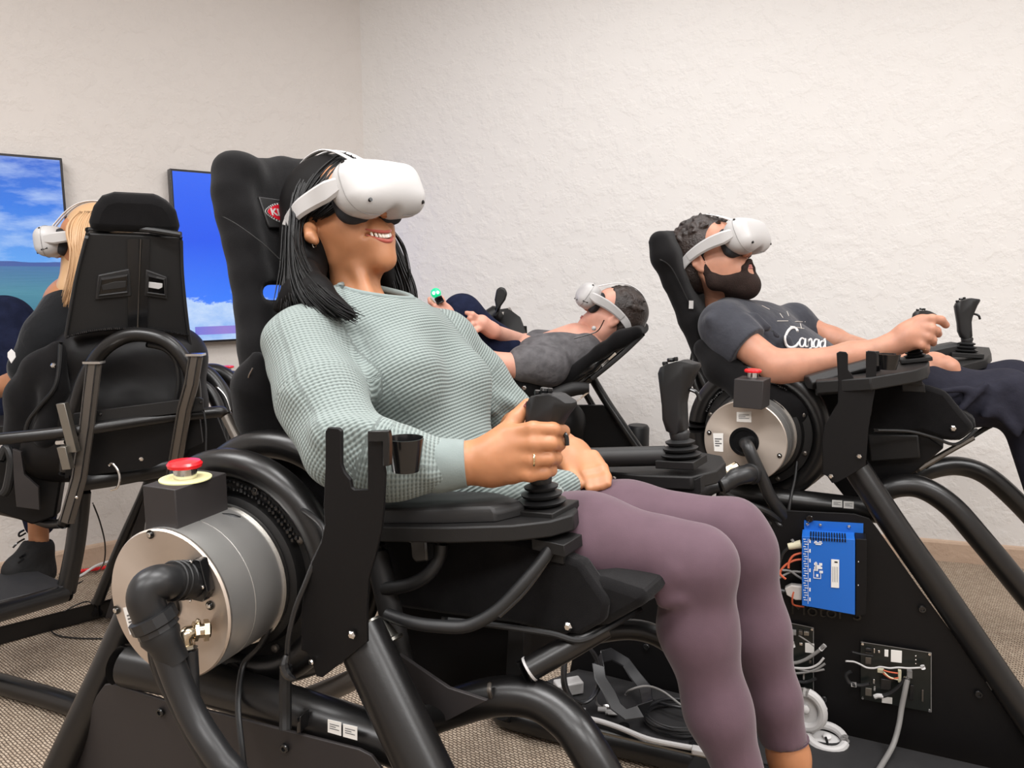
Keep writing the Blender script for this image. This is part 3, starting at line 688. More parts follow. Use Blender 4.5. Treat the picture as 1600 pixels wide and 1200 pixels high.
# armrest, far side
pf = armpl(1060, 735, 1.34, NA)
ob = [(930, 735), (1000, 742), (1080, 745), (1120, 735), (1134, 722), (1128, 712), (1090, 705), (1000, 705), (930, 708)]
MB().prism([on(x, y, pf)-NA*.012 for x, y in ob], NA, .024).build('armrest_board', 'powder_black', A, bevel=.003)
MB().tube([P(880, 716, 1.38), P(960, 714, 1.36), P(1040, 712, 1.34)], .018, 16).build('armrest_pad', 'vinyl', A)
plate('armrest_rail', [(950, 742), (1080, 752), (1095, 745), (1095, 770), (1060, 790), (1000, 775), (950, 758)], (P(1020, 760, 1.33), L33), .02, 'powder_black', A)
bolt(P(960, 747, 1.31), -L33, .0035, A)
stick(P(1065, 727, 1.33), N33, NA, A, 1.0, .07, lean=-.02)
# seat: shell sides, cushion, pan
SS = (P(800, 900, 1.045), L33)
seat = plate('seat_shell', [(520, 800), (640, 838), (780, 842), (862, 855), (872, 868), (905, 880), (948, 942), (944, 972), (905, 994), (870, 990), (800, 975), (700, 962), (620, 950), (520, 900)], SS, .03, 'seat_fabric', A, bevel=.012)
T('seat_piping', [(690, 968, 1.02), (780, 978, 1.012), (860, 990, 1.0), (905, 1001, .993), (945, 984, 1.0), (1000, 952, 1.06)], .0042, 'rubber', seat, 8)
bolt(on(889, 978, (SS[0]-L33*.002, L33)), -L33, .0065, seat, 'chrome'); bolt(P(937, 969, 1.0), (-L33+N33*.6), .006, seat, 'chrome')
plate('seat_cushion', [(860, 900), (940, 905), (1000, 925), (1014, 940), (1000, 950), (945, 980), (900, 985)], (SS[0]+L33*.012, L33), .40, 'seat_fabric', A, bevel=.014)
plate('seat_pan', [(600, 930), (800, 965), (822, 985), (818, 1062), (765, 1092), (640, 1140), (600, 1000)], (SS[0]+L33*.04, L33), .34, 'plate_black', A, bevel=.004)
plate('seat_brace', [(794, 985), (819, 981), (817, 1052), (790, 1066)], (SS[0]+L33*.0, L33), .02, 'powder_black', A)
plate('gusset', [(622, 1022), (700, 1075), (760, 1095), (660, 1146), (630, 1080)], (P(680, 1080, 1.02), L33), .006, 'panel_grey', A)
T('cross_tube', [(815, 1052, 1.0), (880, 1016, 1.01), (945, 978, 1.02)], .0165, 'tube_black', A, 20)
MB().cyl(P(826, 1046, 1.0), P(829, 1044, 1.0), .0172, seg=24).build('tube_band', 'white_plastic', A)
T('cable_tie', [(765, 1068, 1.0), (764, 1080, .99), (768, 1092, 1.0)], .003, 'alu_dark', A, 6)
T('frame_tube', [(640, 1130, 1.05), (710, 1105, 1.04), (775, 1088, 1.02), (835, 1092, 1.0), (882, 1122, .98), (915, 1165, .96), (960, 1250, .94), (1010, 1400, .92), (1080, 1650, .91), (1130, 1900, .9)], .026, 'tube_black', A, 24)
T('frame_tube', [(860, 1010, 1.36), (940, 988, 1.33), (1000, 985, 1.32), (1050, 1008, 1.31), (1095, 1060, 1.30), (1125, 1130, 1.30), (1150, 1250, 1.28), (1175, 1480, 1.25)], .018, 'tube_black', A, 18)
fp = MB().box(P(1150, 1330, 1.16), (.26, .36, .02), (N33, L33, Z)).build('footrest', 'plate_black', A, bevel=.003)
T('footrest_strut', [(1150, 1340, 1.16), (1120, 1440, 1.1), (1060, 1640, .95)], .018, 'tube_black', A)
# seat back with headrest
NB = (N33*.93+Z*.30).normalized(); UB = (Z*.93-N33*.30).normalized()
PB0 = (P(400, 400, 1.27), NB)
def sback(name, px, t, off, m, bev, par): return MB().prism([on(x, y, (PB0[0]+NB*off, NB))-NB*t/2 for x, y in px], NB, t).build(name, m, par, bevel=bev)
bp_ = [RC(on(360, 275, PB0)-NB*.03, on(372, 300, PB0)-NB*.03, .03, .03, .03)]
# soft headrest and back cushion grown as one upholstered form
def bk(x, y, off=0): return on(x, y, (PB0[0]+NB*off, NB))
pr = []
rows = [(268, 361, 520, .024), (300, 362, 520, .027), (335, 370, 520, .028), (380, 380, 520, .026), (430, 390, 530, .026), (480, 398, 540, .026), (540, 405, 550, .028), (600, 415, 560, .03), (670, 440, 590, .03), (740, 470, 620, .03)]
dense = []
for (y0, x0, x1, r0), (y1, u0, u1, r1) in zip(rows[:-1], rows[1:]):
    m_ = max(2, int((y1-y0)/14))
    for i in range(m_): t = i/m_; dense.append((y0+(y1-y0)*t, x0+(u0-x0)*t, x1+(u1-x1)*t, r0+(r1-r0)*t))
for y, x0, x1, r in dense+rows[-1:]:
    pr.append(RC(bk(x0, y, -.03), bk((x0+x1)/2, y, -.045), r, r, .02))
    pr.append(RC(bk((x0+x1)/2, y, -.045), bk(x1, y, -.03), r, r, .02))
for (y0, x0, _, r0), (y1, x1, _, r1) in zip(rows[:-1], rows[1:]):
    pr.append(RC(bk(x0, y0, -.022), bk(x1, y1, -.022), r0*1.06, r1*1.06, .015))
pr.append(EL(bk(376, 264, -.02), (.035, .035, .025), k=.03))
a1, b1, c1 = bk(430, 457, -.04), L33, UB
ray = (P(428, 457, 1.3)-CAMP).normalized(); sx_ = ray.cross(Z).normalized(); pr.append(BX(P(429, 457, 1.3), (.020, .0135, .16), .010, R=[tuple(sx_), tuple(sx_.cross(ray)), tuple(ray)], k=.006, op='-'))
back = soft('seat_back', pr, .006, 'seat_fabric', A, relax=2)
T('seat_seam', [(347, 338, 1.205), (372, 352, 1.205), (410, 380, 1.215), (440, 408, 1.225)], .0009, 'rubber', back, 6)
# badge: dark holder, red oval with a chequered rim and the maker's lettering
XB = L33.copy(); bc = bk(446, 335, .0)
hold = MB().prism([bc+XB*x+UB*y+NB*.0 for x, y in ((-.052, .028), (.05, .024), (.05, -.024), (-.044, -.028), (-.047, -.02))], NB, .006).build('badge_holder', 'vinyl', back, bevel=.002)
def oval(rx, ry, off, m, nm):
    pts = [bc+XB*(-.001+rx*math.cos(t))+UB*ry*math.sin(t)*(1-.35*abs(math.cos(t))**3)+NB*off for t in [2*math.pi*i/40 for i in range(40)]]
    return MB().prism(pts, NB, .001).build(nm, m, hold)
oval(.046, .0195, .0036, 'white_plastic', 'badge_rim'); oval(.041, .0165, .0042, 'badge_red', 'badge_field')
mb = MB()
for i in range(44):
    t = 2*math.pi*i/44; c = bc+XB*(-.001+.0435*math.cos(t))+UB*.018*math.sin(t)*(1-.35*abs(math.cos(t))**3)+NB*.0044
    mb.box(c, (.0022, .0022, .0006), (XB, UB, NB))
mb.build('badge_checks', 'lens_black', hold, smooth=False, kind='stuff')
text_mesh('KIRKEY', .018, bc+XB*-.001+NB*.0048, XB, UB, 'white_plastic', hold, width=.070, off=.0005)
# bolsters of the seat hugging her hip
soft('seat_bolster', [RC(P(398, 600, 1.22), P(412, 650, 1.25), .03, .038, .03), RC(P(412, 650, 1.25), P(442, 700, 1.27), .038, .045, .03), RC(P(442, 700, 1.27), P(490, 750, 1.27), .045, .05, .03), RC(P(490, 750, 1.27), P(600, 830, 1.22), .05, .04, .03),
    RC(P(402, 560, 1.20), P(398, 600, 1.22), .012, .03, .03), RC(P(430, 620, 1.26), P(520, 720, 1.27), .05, .06, .04)], .006, 'seat_fabric', A)
soft('seat_bolster', [RC(P(745, 560, 1.5), P(775, 640, 1.45), .03, .035, .03), RC(P(775, 640, 1.45), P(800, 700, 1.42), .035, .05, .03), RC(P(800, 700, 1.42), P(900, 745, 1.38), .05, .03, .03)], .007, 'seat_fabric', A)
T('seat_edge_trim', [(402, 612, 1.19), (392, 600, 1.19), (388, 590, 1.185), (395, 575, 1.18)], .0012, 'alu', A, 6)
T('back_strut', [(352, 648, 1.33), (368, 680, 1.32), (390, 722, 1.3), (420, 790, 1.28)], .009, 'alu_dark', A)
T('back_strut', [(366, 640, 1.34), (392, 690, 1.32), (420, 740, 1.3)], .007, 'powder_black', A)
plate('back_mount', [(354, 645), (398, 640), (430, 700), (400, 730), (372, 700)], (P(385, 680, 1.35), L33), .02, 'panel_grey', A)

# ================================================================== simulator of the bearded man
CB = P(1163, 690, 1.9); B = thing('motion_simulator', 'black motion simulator carrying a bright blue controller box, with the bearded man in its seat', 'simulator', V(CB.x, CB.y+.3, 0), 'motion simulators in the room')
PBn = (ground(1327, 1166), L22)                            # plane of its upright side panel
def SB(off): return (PBn[0]+L22*off, L22)
mBm, radB, LB = motor(CB, 32, .104, .10, B, [], .037)
for x, y in ((1175, 635), (1108, 676), (1218, 712), (1183, 752)):
    p = on(x, y, (CB-LB*.001, LB)); MB().lathe(p, -LB, [(0, .006), (.001, .006), (.001, .004)], 14).build('bolt_recess', 'lens_black', mBm)
    MB().lathe(p-LB*.001, -LB, [(0, .0035), (.002, .0035), (.003, .002)], 10).build('bolt', 'chrome', mBm)
sticker((CB-LB*.001, LB), [(1151, 644), (1174, 643), (1174, 660), (1151, 659)], mBm); sticker((CB-LB*.001, LB), [(1114, 677), (1130, 677), (1130, 706), (1116, 705)], mBm, rows=4)
hoop(CB+LB*.13, 32, .165, .0235, B); hoop(CB+LB*.21, 32, .17, .0235, B); hoop(CB+LB*.30, 32, .175, .0235, B)
weld(CB+LB*.11, 32, .143, B, math.radians(20), math.radians(120))
estop(on(1176, 591, (V(0, 0, CB.z+.163), Z)), 32, (.07, .075, .07), B, 1.02, ring=False)
T('motor_hose', [(1164, 692, 1.90), (1168, 697, 1.87), (1176, 715, 1.86), (1190, 745, 1.86), (1203, 775, 1.87), (1222, 802, 1.89), (1240, 822, 1.91)], .0155, 'hose', B, 16)
T('hose_elbow', [(1178, 740, 1.87), (1166, 741, 1.84), (1150, 745, 1.83), (1138, 753, 1.83), (1128, 757, 1.83)], [.022, .023, .022, .02, .018], 'hose', mBm, 20)
MB().lathe(P(1176, 740, 1.86), P(1164, 741, 1.84)-P(1176, 740, 1.86), [(0, .026), (.004, .027), (.012, .026), (.014, .022)], 20).build('hose_coupling', 'rubber', mBm)
MB().lathe(P(1134, 755, 1.83), P(1122, 760, 1.83)-P(1134, 755, 1.83), [(0, .022), (.012, .023), (.016, .017)], 12).build('hose_nut', 'hose', mBm)
T('motor_hose', [(1126, 758, 1.83), (1112, 762, 1.84), (1100, 772, 1.86), (1095, 790, 1.9), (1094, 820, 1.95)], .0165, 'hose', B, 16)
T('brass_fitting', [(1150, 728, 1.86), (1138, 734, 1.85), (1126, 740, 1.85)], [.012, .01, .013], 'brass', mBm, 10)
T('steel_fitting', [(1128, 745, 1.85), (1112, 750, 1.85), (1096, 758, 1.86)], [.011, .014, .012], 'chrome', mBm, 10)
T('motor_cable', [(1120, 765, 1.87), (1160, 785, 1.87), (1200, 800, 1.88), (1228, 820, 1.9)], .009, 'hose', B, 10)
T('motor_cable', [(1095, 790, 1.9), (1140, 800, 1.9), (1190, 812, 1.9), (1230, 826, 1.91)], .009, 'hose', B, 10)
T('sensor_cable', [(1238, 655, 1.99), (1246, 690, 1.97), (1243, 740, 1.95), (1236, 775, 1.93), (1230, 815, 1.92)], .004, 'hose', B, 8)
T('sensor_cable', [(1205, 800, 1.9), (1215, 818, 1.89), (1222, 822, 1.89), (1236, 838, 1.9)], .005, 'hose', B, 8)
BRB = [(1307, 552), (1312, 549), (1322, 550), (1325, 554), (1325, 578), (1332, 586), (1336, 596), (1353, 596), (1353, 552), (1356, 548), (1367, 549), (1370, 553), (1369, 600), (1362, 640), (1357, 670), (1354, 712), (1352, 728), (1330, 742), (1308, 754), (1300, 755), (1293, 745), (1285, 740), (1285, 690), (1289, 665), (1300, 645), (1309, 630), (1310, 600)]
bB = plate('phone_bracket', BRB, (P(1330, 650, 1.78), L22), .006, 'plate_black', B, bevel=.0015)
for x, y in ((1342, 713), (1298, 744)): bolt(on(x, y, (P(1330, 650, 1.775), L22)), -L22, .006, bB)
plate('cup_bracket', [(1353, 549), (1374, 549), (1374, 572), (1353, 574)], (P(1362, 560, 1.76), L22), .008, 'gloss_black', bB)
cupholder(P(1388, 553, 1.76), Z, .027, .036, bB, V(1, .2, 0))
# frame
T('frame_tube', [(1332, 722, 1.84), (1400, 825, 1.80), (1470, 925, 1.77), (1545, 1035, 1.75), (1620, 1145, 1.72), (1700, 1265, 1.70)], .031, 'tube_black', B, 24)
T('frame_tube', [(1120, 768, 2.02), (1200, 778, 1.98), (1300, 790, 1.93), (1380, 800, 1.9)], .030, 'tube_black', B, 24)
for x0, x1, y in ((1300, 1316, 781), (1318, 1334, 783)): sticker((P(1318, 790, 1.892), L22), [(x0, y), (x1, y+1), (x1, y+12), (x0, y+11)], B)
T('frame_tube', [(1330, 800, 2.0), (1368, 775, 1.98), (1400, 760, 1.96), (1440, 762, 1.94), (1485, 790, 1.92), (1530, 840, 1.9), (1600, 925, 1.88), (1700, 1050, 1.86), (1800, 1180, 1.86)], .029, 'tube_black', B, 24)
T('frame_tube', [(1420, 752, 2.3), (1450, 735, 2.3), (1495, 728, 2.3), (1540, 742, 2.28), (1590, 785, 2.26), (1650, 850, 2.25), (1800, 1015, 2.23)], .029, 'tube_black', B, 24)
T('seat_rail', [(1445, 730, 2.0), (1490, 700, 2.0), (1535, 672, 2.0), (1548, 665, 2.0)], .007, 'vinyl', B, 8)
T('seat_rail', [(1430, 735, 1.98), (1470, 712, 1.98), (1520, 684, 1.98)], .008, 'alu_dark', B, 8)
T('frame_tube', [(1010, 960, 2.35), (1080, 880, 2.3), (1120, 790, 2.25)], .025, 'tube_black', B)
T('frame_tube', [(1100, 640, 2.25), (1086, 690, 2.2), (1082, 740, 2.15), (1095, 800, 2.1)], .02, 'tube_black', B)
T('frame_tube', [(1090, 555, 2.4), (1098, 590, 2.38), (1120, 630, 2.35), (1150, 680, 2.3)], .018, 'tube_black', B)
T('frame_tube', [(1105, 520, 2.4), (1086, 555, 2.4), (1088, 600, 2.38), (1110, 640, 2.36)], .014, 'tube_black', B)
panel = plate('side_panel', [(1195, 796), (1335, 803), (1358, 810), (1372, 828), (1440, 925), (1640, 1195), (1640, 1238), (1327, 1166), (905, 1068), (890, 1050), (900, 1000), (1030, 930), (1140, 805)], PBn, .006, 'plate_black', B, bevel=.001)
for x, y in ((1265, 810), (1441, 951), (1529, 1084), (1010, 1010), (1287, 1092)): screw(on(x, y, SB(-.004)), -L22, .009, panel)
for x, y in ((1465, 938), (1548, 1066)): plate('panel_clip', [(x-8, y), (x+4, y-10), (x+12, y+4), (x+1, y+14)], SB(-.0), .03, 'gloss_black', panel, off=-.02)
zb = .045
bp = MB().prism([ground(x, y, zb) for x, y in ((810, 1088), (905, 1052), (1327, 1158), (1660, 1235), (1620, 1330), (1130, 1200))], Z, .03).build('base_plate', 'base_black', B, bevel=.002)
T('frame_tube', [(784, 1112, ground(784, 1112, .05).y/1.0*1.0), (800, 1118, 2.0)], .02, 'tube_black', B)
r0, r1 = ground(790, 1112, .045), ground(1150, 1198, .045); dd = (r1-r0).normalized()
dz_ = -Z*.012
MB().tube([r0+dd*(-.02)+L22*.12+dz_, r0-dd*.02+L22*.02+dz_, r0+dd*.05+dz_, r0+dd*.3+dz_, r1+dz_, r1+dd*.8+dz_], .031, 24).build('frame_tube', 'tube_black', B)
for s_ in (-.016, -.004, .008): MB().tube([r0+dd*.1+Z*(.0145)+L22*s_, r1+dd*.6+Z*.0145+L22*s_], .0035, 8).build('rail_highlight', 'alu', B)  # highlight streaks along the rail, modelled as thin silver strips
for x, y in ((975, 1135), (1086, 1162)): MB().lathe(ground(x, y, zb+.016), Z, [(0, .014), (.003, .014), (.003, .009)], 20).build('plate_hole_rim', 'gloss_black', B)
# blue motor controller
fr = SB(-.055); o = [(1253, 838), (1336, 843), (1336, 961), (1253, 946)]
drv = plate('motor_controller', o, fr, .055, 'blue', B, bevel=.001, label='bright blue motor controller')
q = [on(x, y, (fr[0]-L22*.0015, L22)) for x, y in o]; ex = (q[1]-q[0]).normalized(); ey = (q[0]-q[3]).normalized(); wW = (q[1]-q[0]).length; hH = (q[0]-q[3]).length
RR = (ex, L22, ey); ctr = (q[0]+q[1]+q[2]+q[3])/4
plate('controller_side', [(1337, 842), (1354, 843), (1354, 960), (1337, 964)], SB(-.05), .048, 'plate_black', drv, off=.0)
MB().box(q[0]+ex*(wW/2+.012)+ey*.008+L22*.055, (wW+.016, .002, .03), RR).build('mounting_flange', 'blue', drv)
for u in (.1, .35, .9): bolt(q[0]+ex*(wW*u)+ey*.014+L22*.052, -L22, .004, drv)
for k in range(15): MB().box(q[3]+ex*(wW*(.1+.055*k))+L22*.012-ey*.0006, (.0025, .012, .008), RR).build('cooling_fin', 'blue', drv)
def mark(u0, v0, u1, v1, m='white_print', nm='printed_mark', par=drv, t=.0006): 
    c = q[0]+ex*wW*(u0+u1)/2-ey*hH*(v0+v1)/2; return MB().box(c, (wW*(u1-u0), t, hH*(v1-v0)), RR).build(nm, m, par)
mark(.115, .03, .122, .97, nm='printed_line')
mb = MB()
for k in range(26):
    v = .04+.035*k; c = q[0]+ex*wW*(.05+.02*(k % 3))-ey*hH*v; mb.box(c, (wW*(.05+.03*((k*7) % 3)/2), .0006, hH*.008), RR)
    if k % 4 == 0: mb.box(q[0]+ex*wW*.155-ey*hH*(v+.02), (wW*.025, .0006, hH*.05), RR)
mb.build('printed_legend', 'white_print', drv, kind='stuff')
st = mark(.56, .30, .71, .70, 'sticker', 'serial_sticker', t=.001)
for k in range(4): mark(.585+.03*k, .40, .592+.03*k, .62, 'grey_mark', 'print_lines', st, .0018)
mark(.62, .325, .68, .345, 'lens_black', 'print_lines', st, .0018)
# its white emblem: a pinwheel of blocks over an outlined tag
for u0, v0, u1, v1 in ((.255, .38, .30, .41), (.325, .38, .37, .41), (.275, .405, .35, .43), (.255, .425, .37, .45), (.255, .445, .31, .475), (.33, .47, .38, .50), (.27, .37, .29, .46)): mark(.31+(u0-.31)*1.35, .45+(v0-.45)*1.2, .31+(u1-.31)*1.35, .45+(v1-.45)*1.2, nm='emblem_block')
for u0, v0, u1, v1 in ((.245, .46, .253, .565), (.345, .48, .353, .565), (.245, .56, .353, .567), (.245, .46, .30, .467), (.285, .515, .315, .545)): mark(.31+(u0-.31)*1.35, .45+(v0-.45)*1.2, .31+(u1-.31)*1.35, .45+(v1-.45)*1.2, nm='emblem_line')
for k in range(14): MB().box(q[0]+ex*(wW*(.17+.05*k))+L22*.02+ey*.0012, (.003, .034, .001), RR).build('vent_slot', 'plate_black', drv)
for k in range(14): MB().box(q[0]+ex*(wW*(.17+.05*k))-ey*.004, (.003, .0012, .008), RR).build('vent_slot', 'plate_black', drv)
for k, (u, v, w_) in enumerate(((.24, .055, .05), (.33, .055, .05), (.23, .075, .16), (.26, .095, .11))): mark(u, v, u+w_, v+.012, nm='printed_mark')
for k in range(2): mark(1.06, .3+.33*k, 1.075, .315+.33*k, nm='side_rivet')
# plugs and leads at the left side of the controller
pc = lambda x, y, off=-.035: on(x, y, SB(off))
MB().tube([pc(1254, 852), pc(1243, 850), pc(1237, 843)], .0035, 8).build('lead', 'cable_grey', B)
cpl = MB().cyl(pc(1252, 850), pc(1232, 854), .0105, .008, 12).build('connector_plug', 'ivory', B); 
MB().tube([pc(1233, 855), pc(1224, 864), pc(1219, 880), pc(1221, 900)], .004, 8).build('lead', 'hose', B)
for a in (((1253, 864), (1240, 868), (1233, 878), (1232, 888)), ((1253, 874), (1240, 876), (1226, 884), (1219, 896), (1228, 905)), ((1253, 894), (1238, 893), (1226, 898), (1218, 903)), ((1256, 906), (1246, 900), (1234, 892), (1222, 891))):
    MB().tube([pc(x, y, -.035-.004*i) for i, (x, y) in enumerate(a)], .0028, 8).build('lead', 'cable_grey' if a[0][1] > 880 else 'copper', B)
MB().tube([pc(1219, 890), pc(1214, 905), pc(1216, 920), pc(1226, 924)], .006, 10).build('lead', 'hose', B)
cpb = plate('metal_connector', [(1226, 920), (1236, 915), (1253, 917), (1253, 938), (1243, 938), (1229, 930)], SB(-.035), .02, 'label_grey', B, bevel=.002)
MB().tube([pc(1240, 925, -.05), pc(1238, 935, -.05), pc(1240, 945, -.04), pc(1256, 948, -.02)], .0022, 6).build('lead', 'copper', B)
text_mesh('Motor S', .047, on(1290, 956, SB(-.004)), ex, ey, 'letter_black', panel, name='engraved_lettering', width=.16, ext=.0003)
# circuit boards
def board(cs, comps, leads):
    b_ = plate('circuit_board', cs, SB(-.012), .0015, 'pcb', B, bevel=0)
    for i, (x, y) in enumerate(cs): 
        cx = sum(c[0] for c in cs)/4; cy = sum(c[1] for c in cs)/4
        MB().lathe(on(x+(cx-x)*.05, y+(cy-y)*.05, SB(-.013)), -L22, [(-.012, .002), (0, .002), (0, .004), (.003, .003)], 10).build('standoff', 'chrome', b_)
    MB().tube([on(x, y, SB(-.0135)) for x, y in (cs[0], cs[1])], .0008, 6).tube([on(x, y, SB(-.0135)) for x, y in (cs[1], cs[2])], .0008, 6).build('board_edge', 'cable_grey', b_)
    for x0, y0, x1, y1, h, m_ in comps: 
        c = on((x0+x1)/2, (y0+y1)/2, SB(-.013-h/2)); sx = (on(x1, y0, SB(-.013))-on(x0, y0, SB(-.013))).length; sy = (on(x0, y0, SB(-.013))-on(x0, y1, SB(-.013))).length
        MB().box(c, (sx, h, sy), RR).build('component', m_, b_, bevel=.0006)
    for m_, r_, pts in leads: MB().tube([on(p[0], p[1], SB(-.02-(p[2] if len(p) > 2 else .01))) for p in pts], r_, 8).build('lead', m_, b_)
board([(1345, 1003), (1455, 1020), (1455, 1113), (1345, 1092)],
      [(1352, 1012, 1362, 1021, .006, 'gloss_black'), (1365, 1013, 1367, 1020, .004, 'chrome'), (1382, 1015, 1388, 1026, .001, 'sticker'), (1392, 1016, 1409, 1035, .001, 'sticker'), (1352, 1027, 1361, 1037, .004, 'alu_dark'), (1352, 1075, 1362, 1087, .003, 'alu'), (1371, 1045, 1381, 1050, .01, 'ivory'), (1403, 1047, 1408, 1065, .01, 'ivory'), (1417, 1047, 1425, 1058, .012, 'cable_grey'), (1376, 1060, 1392, 1076, .012, 'gloss_black'), (1378, 1089, 1394, 1099, .001, 'sticker'), (1421, 1070, 1427, 1093, .006, 'gloss_black'), (1364, 1061, 1367, 1068, .004, 'chrome'), (1365, 1072, 1368, 1080, .004, 'chrome'), (1430, 1024, 1432, 1026, .002, 'chrome'), (1430, 1030, 1432, 1032, .002, 'chrome'), (1430, 1036, 1432, 1038, .002, 'chrome'), (1440, 1078, 1443, 1096, .003, 'alu_dark'), (1372, 1016, 1375, 1020, .003, 'chrome')],
      [('white_plastic', .0022, [(1321, 1033), (1334, 1034), (1344, 1038), (1354, 1043), (1366, 1044), (1376, 1042), (1390, 1044), (1404, 1043), (1420, 1044), (1442, 1043)]),
       ('copper', .0018, [(1380, 1047), (1390, 1050), (1403, 1052)]), ('ivory', .0018, [(1381, 1050), (1390, 1058), (1403, 1062)]), ('copper', .0018, [(1380, 1052), (1392, 1060), (1404, 1059)]),
       ('hose', .0045, [(1360, 1068), (1345, 1071), (1328, 1067), (1322, 1055), (1330, 1049)]), ('white_plastic', .006, [(1330, 1069), (1338, 1070)]),
       ('hose', .005, [(1415, 1060), (1404, 1074), (1390, 1084), (1377, 1088)]), ('white_plastic', .0055, [(1366, 1089), (1372, 1087), (1380, 1088)]), ('chrome', .004, [(1414, 1057), (1417, 1061)]),
       ('white_plastic', .005, [(1441, 1040), (1443, 1045)]), ('hose', .0022, [(1330, 1018), (1345, 1022), (1364, 1025)])])
board([(1180, 962), (1271, 981), (1271, 1086), (1180, 1070)],
      [(1225, 984, 1233, 990, .01, 'alu_dark'), (1238, 985, 1244, 991, .012, 'cable_grey'), (1248, 985, 1254, 991, .012, 'alu_dark'), (1256, 986, 1264, 992, .01, 'alu'), (1258, 1005, 1272, 1020, .001, 'sticker'), (1249, 1004, 1254, 1008, .004, 'chrome'), (1264, 1032, 1268, 1036, .006, 'alu_dark'), (1228, 1066, 1236, 1072, .01, 'alu_dark'), (1245, 1064, 1256, 1068, .012, 'gloss_black')],
      [('chrome', .0035, [(1232, 990), (1236, 998), (1239, 1006)]), ('white_plastic', .0045, [(1238, 1003), (1240, 1011)]), ('cable_grey', .002, [(1248, 993), (1262, 1002), (1272, 1010)]),
       ('cable_grey', .0042, [(1210, 1030), (1235, 1036), (1255, 1032), (1275, 1020), (1287, 1010)]), ('white_plastic', .0055, [(1282, 1015), (1289, 1008)]),
       ('white_plastic', .0028, [(1205, 1040), (1235, 1043), (1262, 1044), (1278, 1038), (1287, 1028)]), ('cable_grey', .0028, [(1205, 1046), (1240, 1044), (1265, 1049), (1288, 1046)]), ('cable_grey', .003, [(1205, 1051), (1245, 1052), (1272, 1047), (1289, 1037)]),
       ('hose', .004, [(1240, 1064), (1258, 1066), (1275, 1060)]), ('white_plastic', .0025, [(1230, 1070), (1242, 1076), (1256, 1078)]), ('chrome', .002, [(1256, 1045), (1256, 1062)])])
MB().tube([on(1418, 1060, SB(-.03)), on(1414, 1080, SB(-.04)), on(1409, 1105, SB(-.05)), on(1404, 1135, SB(-.07)), on(1395, 1165, SB(-.10)), ground(1378, 1195, .07), ground(1350, 1240, .07)], .0062, 12).build('board_cable', 'cable_grey', B)
# seat back of the bearded man
def chain(pts, rs, k=.02, flat=None): return [RC(P(*pts[i][:3]), P(*pts[i+1][:3]), rs[min(i, len(rs)-1)], rs[min(i+1, len(rs)-1)], k, flat=flat) for i in range(len(pts)-1)]
L45, F45 = lat_dir(40), face_dir(40)
pr = []
for dx, dd_ in [(40*i/9, .24*i/9) for i in range(10)]:
    pr += chain([(1030+dx, 378-dx*.05, 2.1+dd_), (1037+dx, 402, 2.1+dd_), (1052+dx, 440, 2.12+dd_), (1078+dx, 500, 2.13+dd_), (1105+dx, 560, 2.13+dd_), (1140+dx, 625, 2.13+dd_)], [.03, .034, .028, .03, .034, .04], .02)
sbB = soft('seat_back', pr, .009, 'seat_fabric', B)
T('seat_back_rail', [(1036, 430, 2.16), (1060, 485, 2.17), (1088, 550, 2.18), (1118, 622, 2.18)], .011, 'gloss_black', B, 10)
T('seat_seam', [(1031, 405, 2.06), (1050, 420, 2.07), (1075, 470, 2.09)], .0015, 'rubber', sbB, 6)
MB().box(P(1080, 476, 2.09), (.012, .004, .022), (F45, L45, Z)).build('belt_slot', 'white_plastic', sbB)
soft('seat_bolster', chain([(1100, 545, 2.08), (1125, 575, 2.04), (1170, 605, 2.0), (1230, 640, 1.98), (1330, 640, 1.98)], [.03, .04, .045, .05, .05], .03), .009, 'seat_fabric', B)
SBs = (P(1430, 650, 1.93), lat_dir(30))
seB = plate('seat_shell', [(1290, 600), (1390, 600), (1425, 602), (1450, 603), (1478, 612), (1500, 640), (1524, 668), (1510, 680), (1495, 690), (1475, 688), (1440, 676), (1400, 680), (1360, 684), (1290, 690)], SBs, .03, 'seat_fabric', B, bevel=.012)
bolt(on(1489, 669, (SBs[0]-lat_dir(30)*.003, lat_dir(30))), -lat_dir(30), .0075, seB)
T('seat_piping', [(1365, 672, 1.90), (1420, 674, 1.90), (1460, 684, 1.90), (1494, 694, 1.91), (1526, 671, 1.93)], .004, 'rubber', seB, 8)
plate('seat_cushion', [(1380, 615), (1480, 625), (1520, 655), (1528, 668), (1500, 690), (1400, 680)], (SBs[0]+lat_dir(30)*.02, lat_dir(30)), .38, 'seat_fabric', B, bevel=.012)
plate('seat_pan', [(1290, 670), (1440, 676), (1475, 700), (1430, 738), (1390, 765), (1330, 790), (1290, 740)], (SBs[0]+lat_dir(30)*.03, lat_dir(30)), .32, 'plate_black', B, bevel=.004)
plate('seat_pan_box', [(1355, 678), (1435, 680), (1438, 716), (1360, 722)], (SBs[0]+lat_dir(30)*.0, lat_dir(30)), .02, 'powder_black', B, bevel=.004)
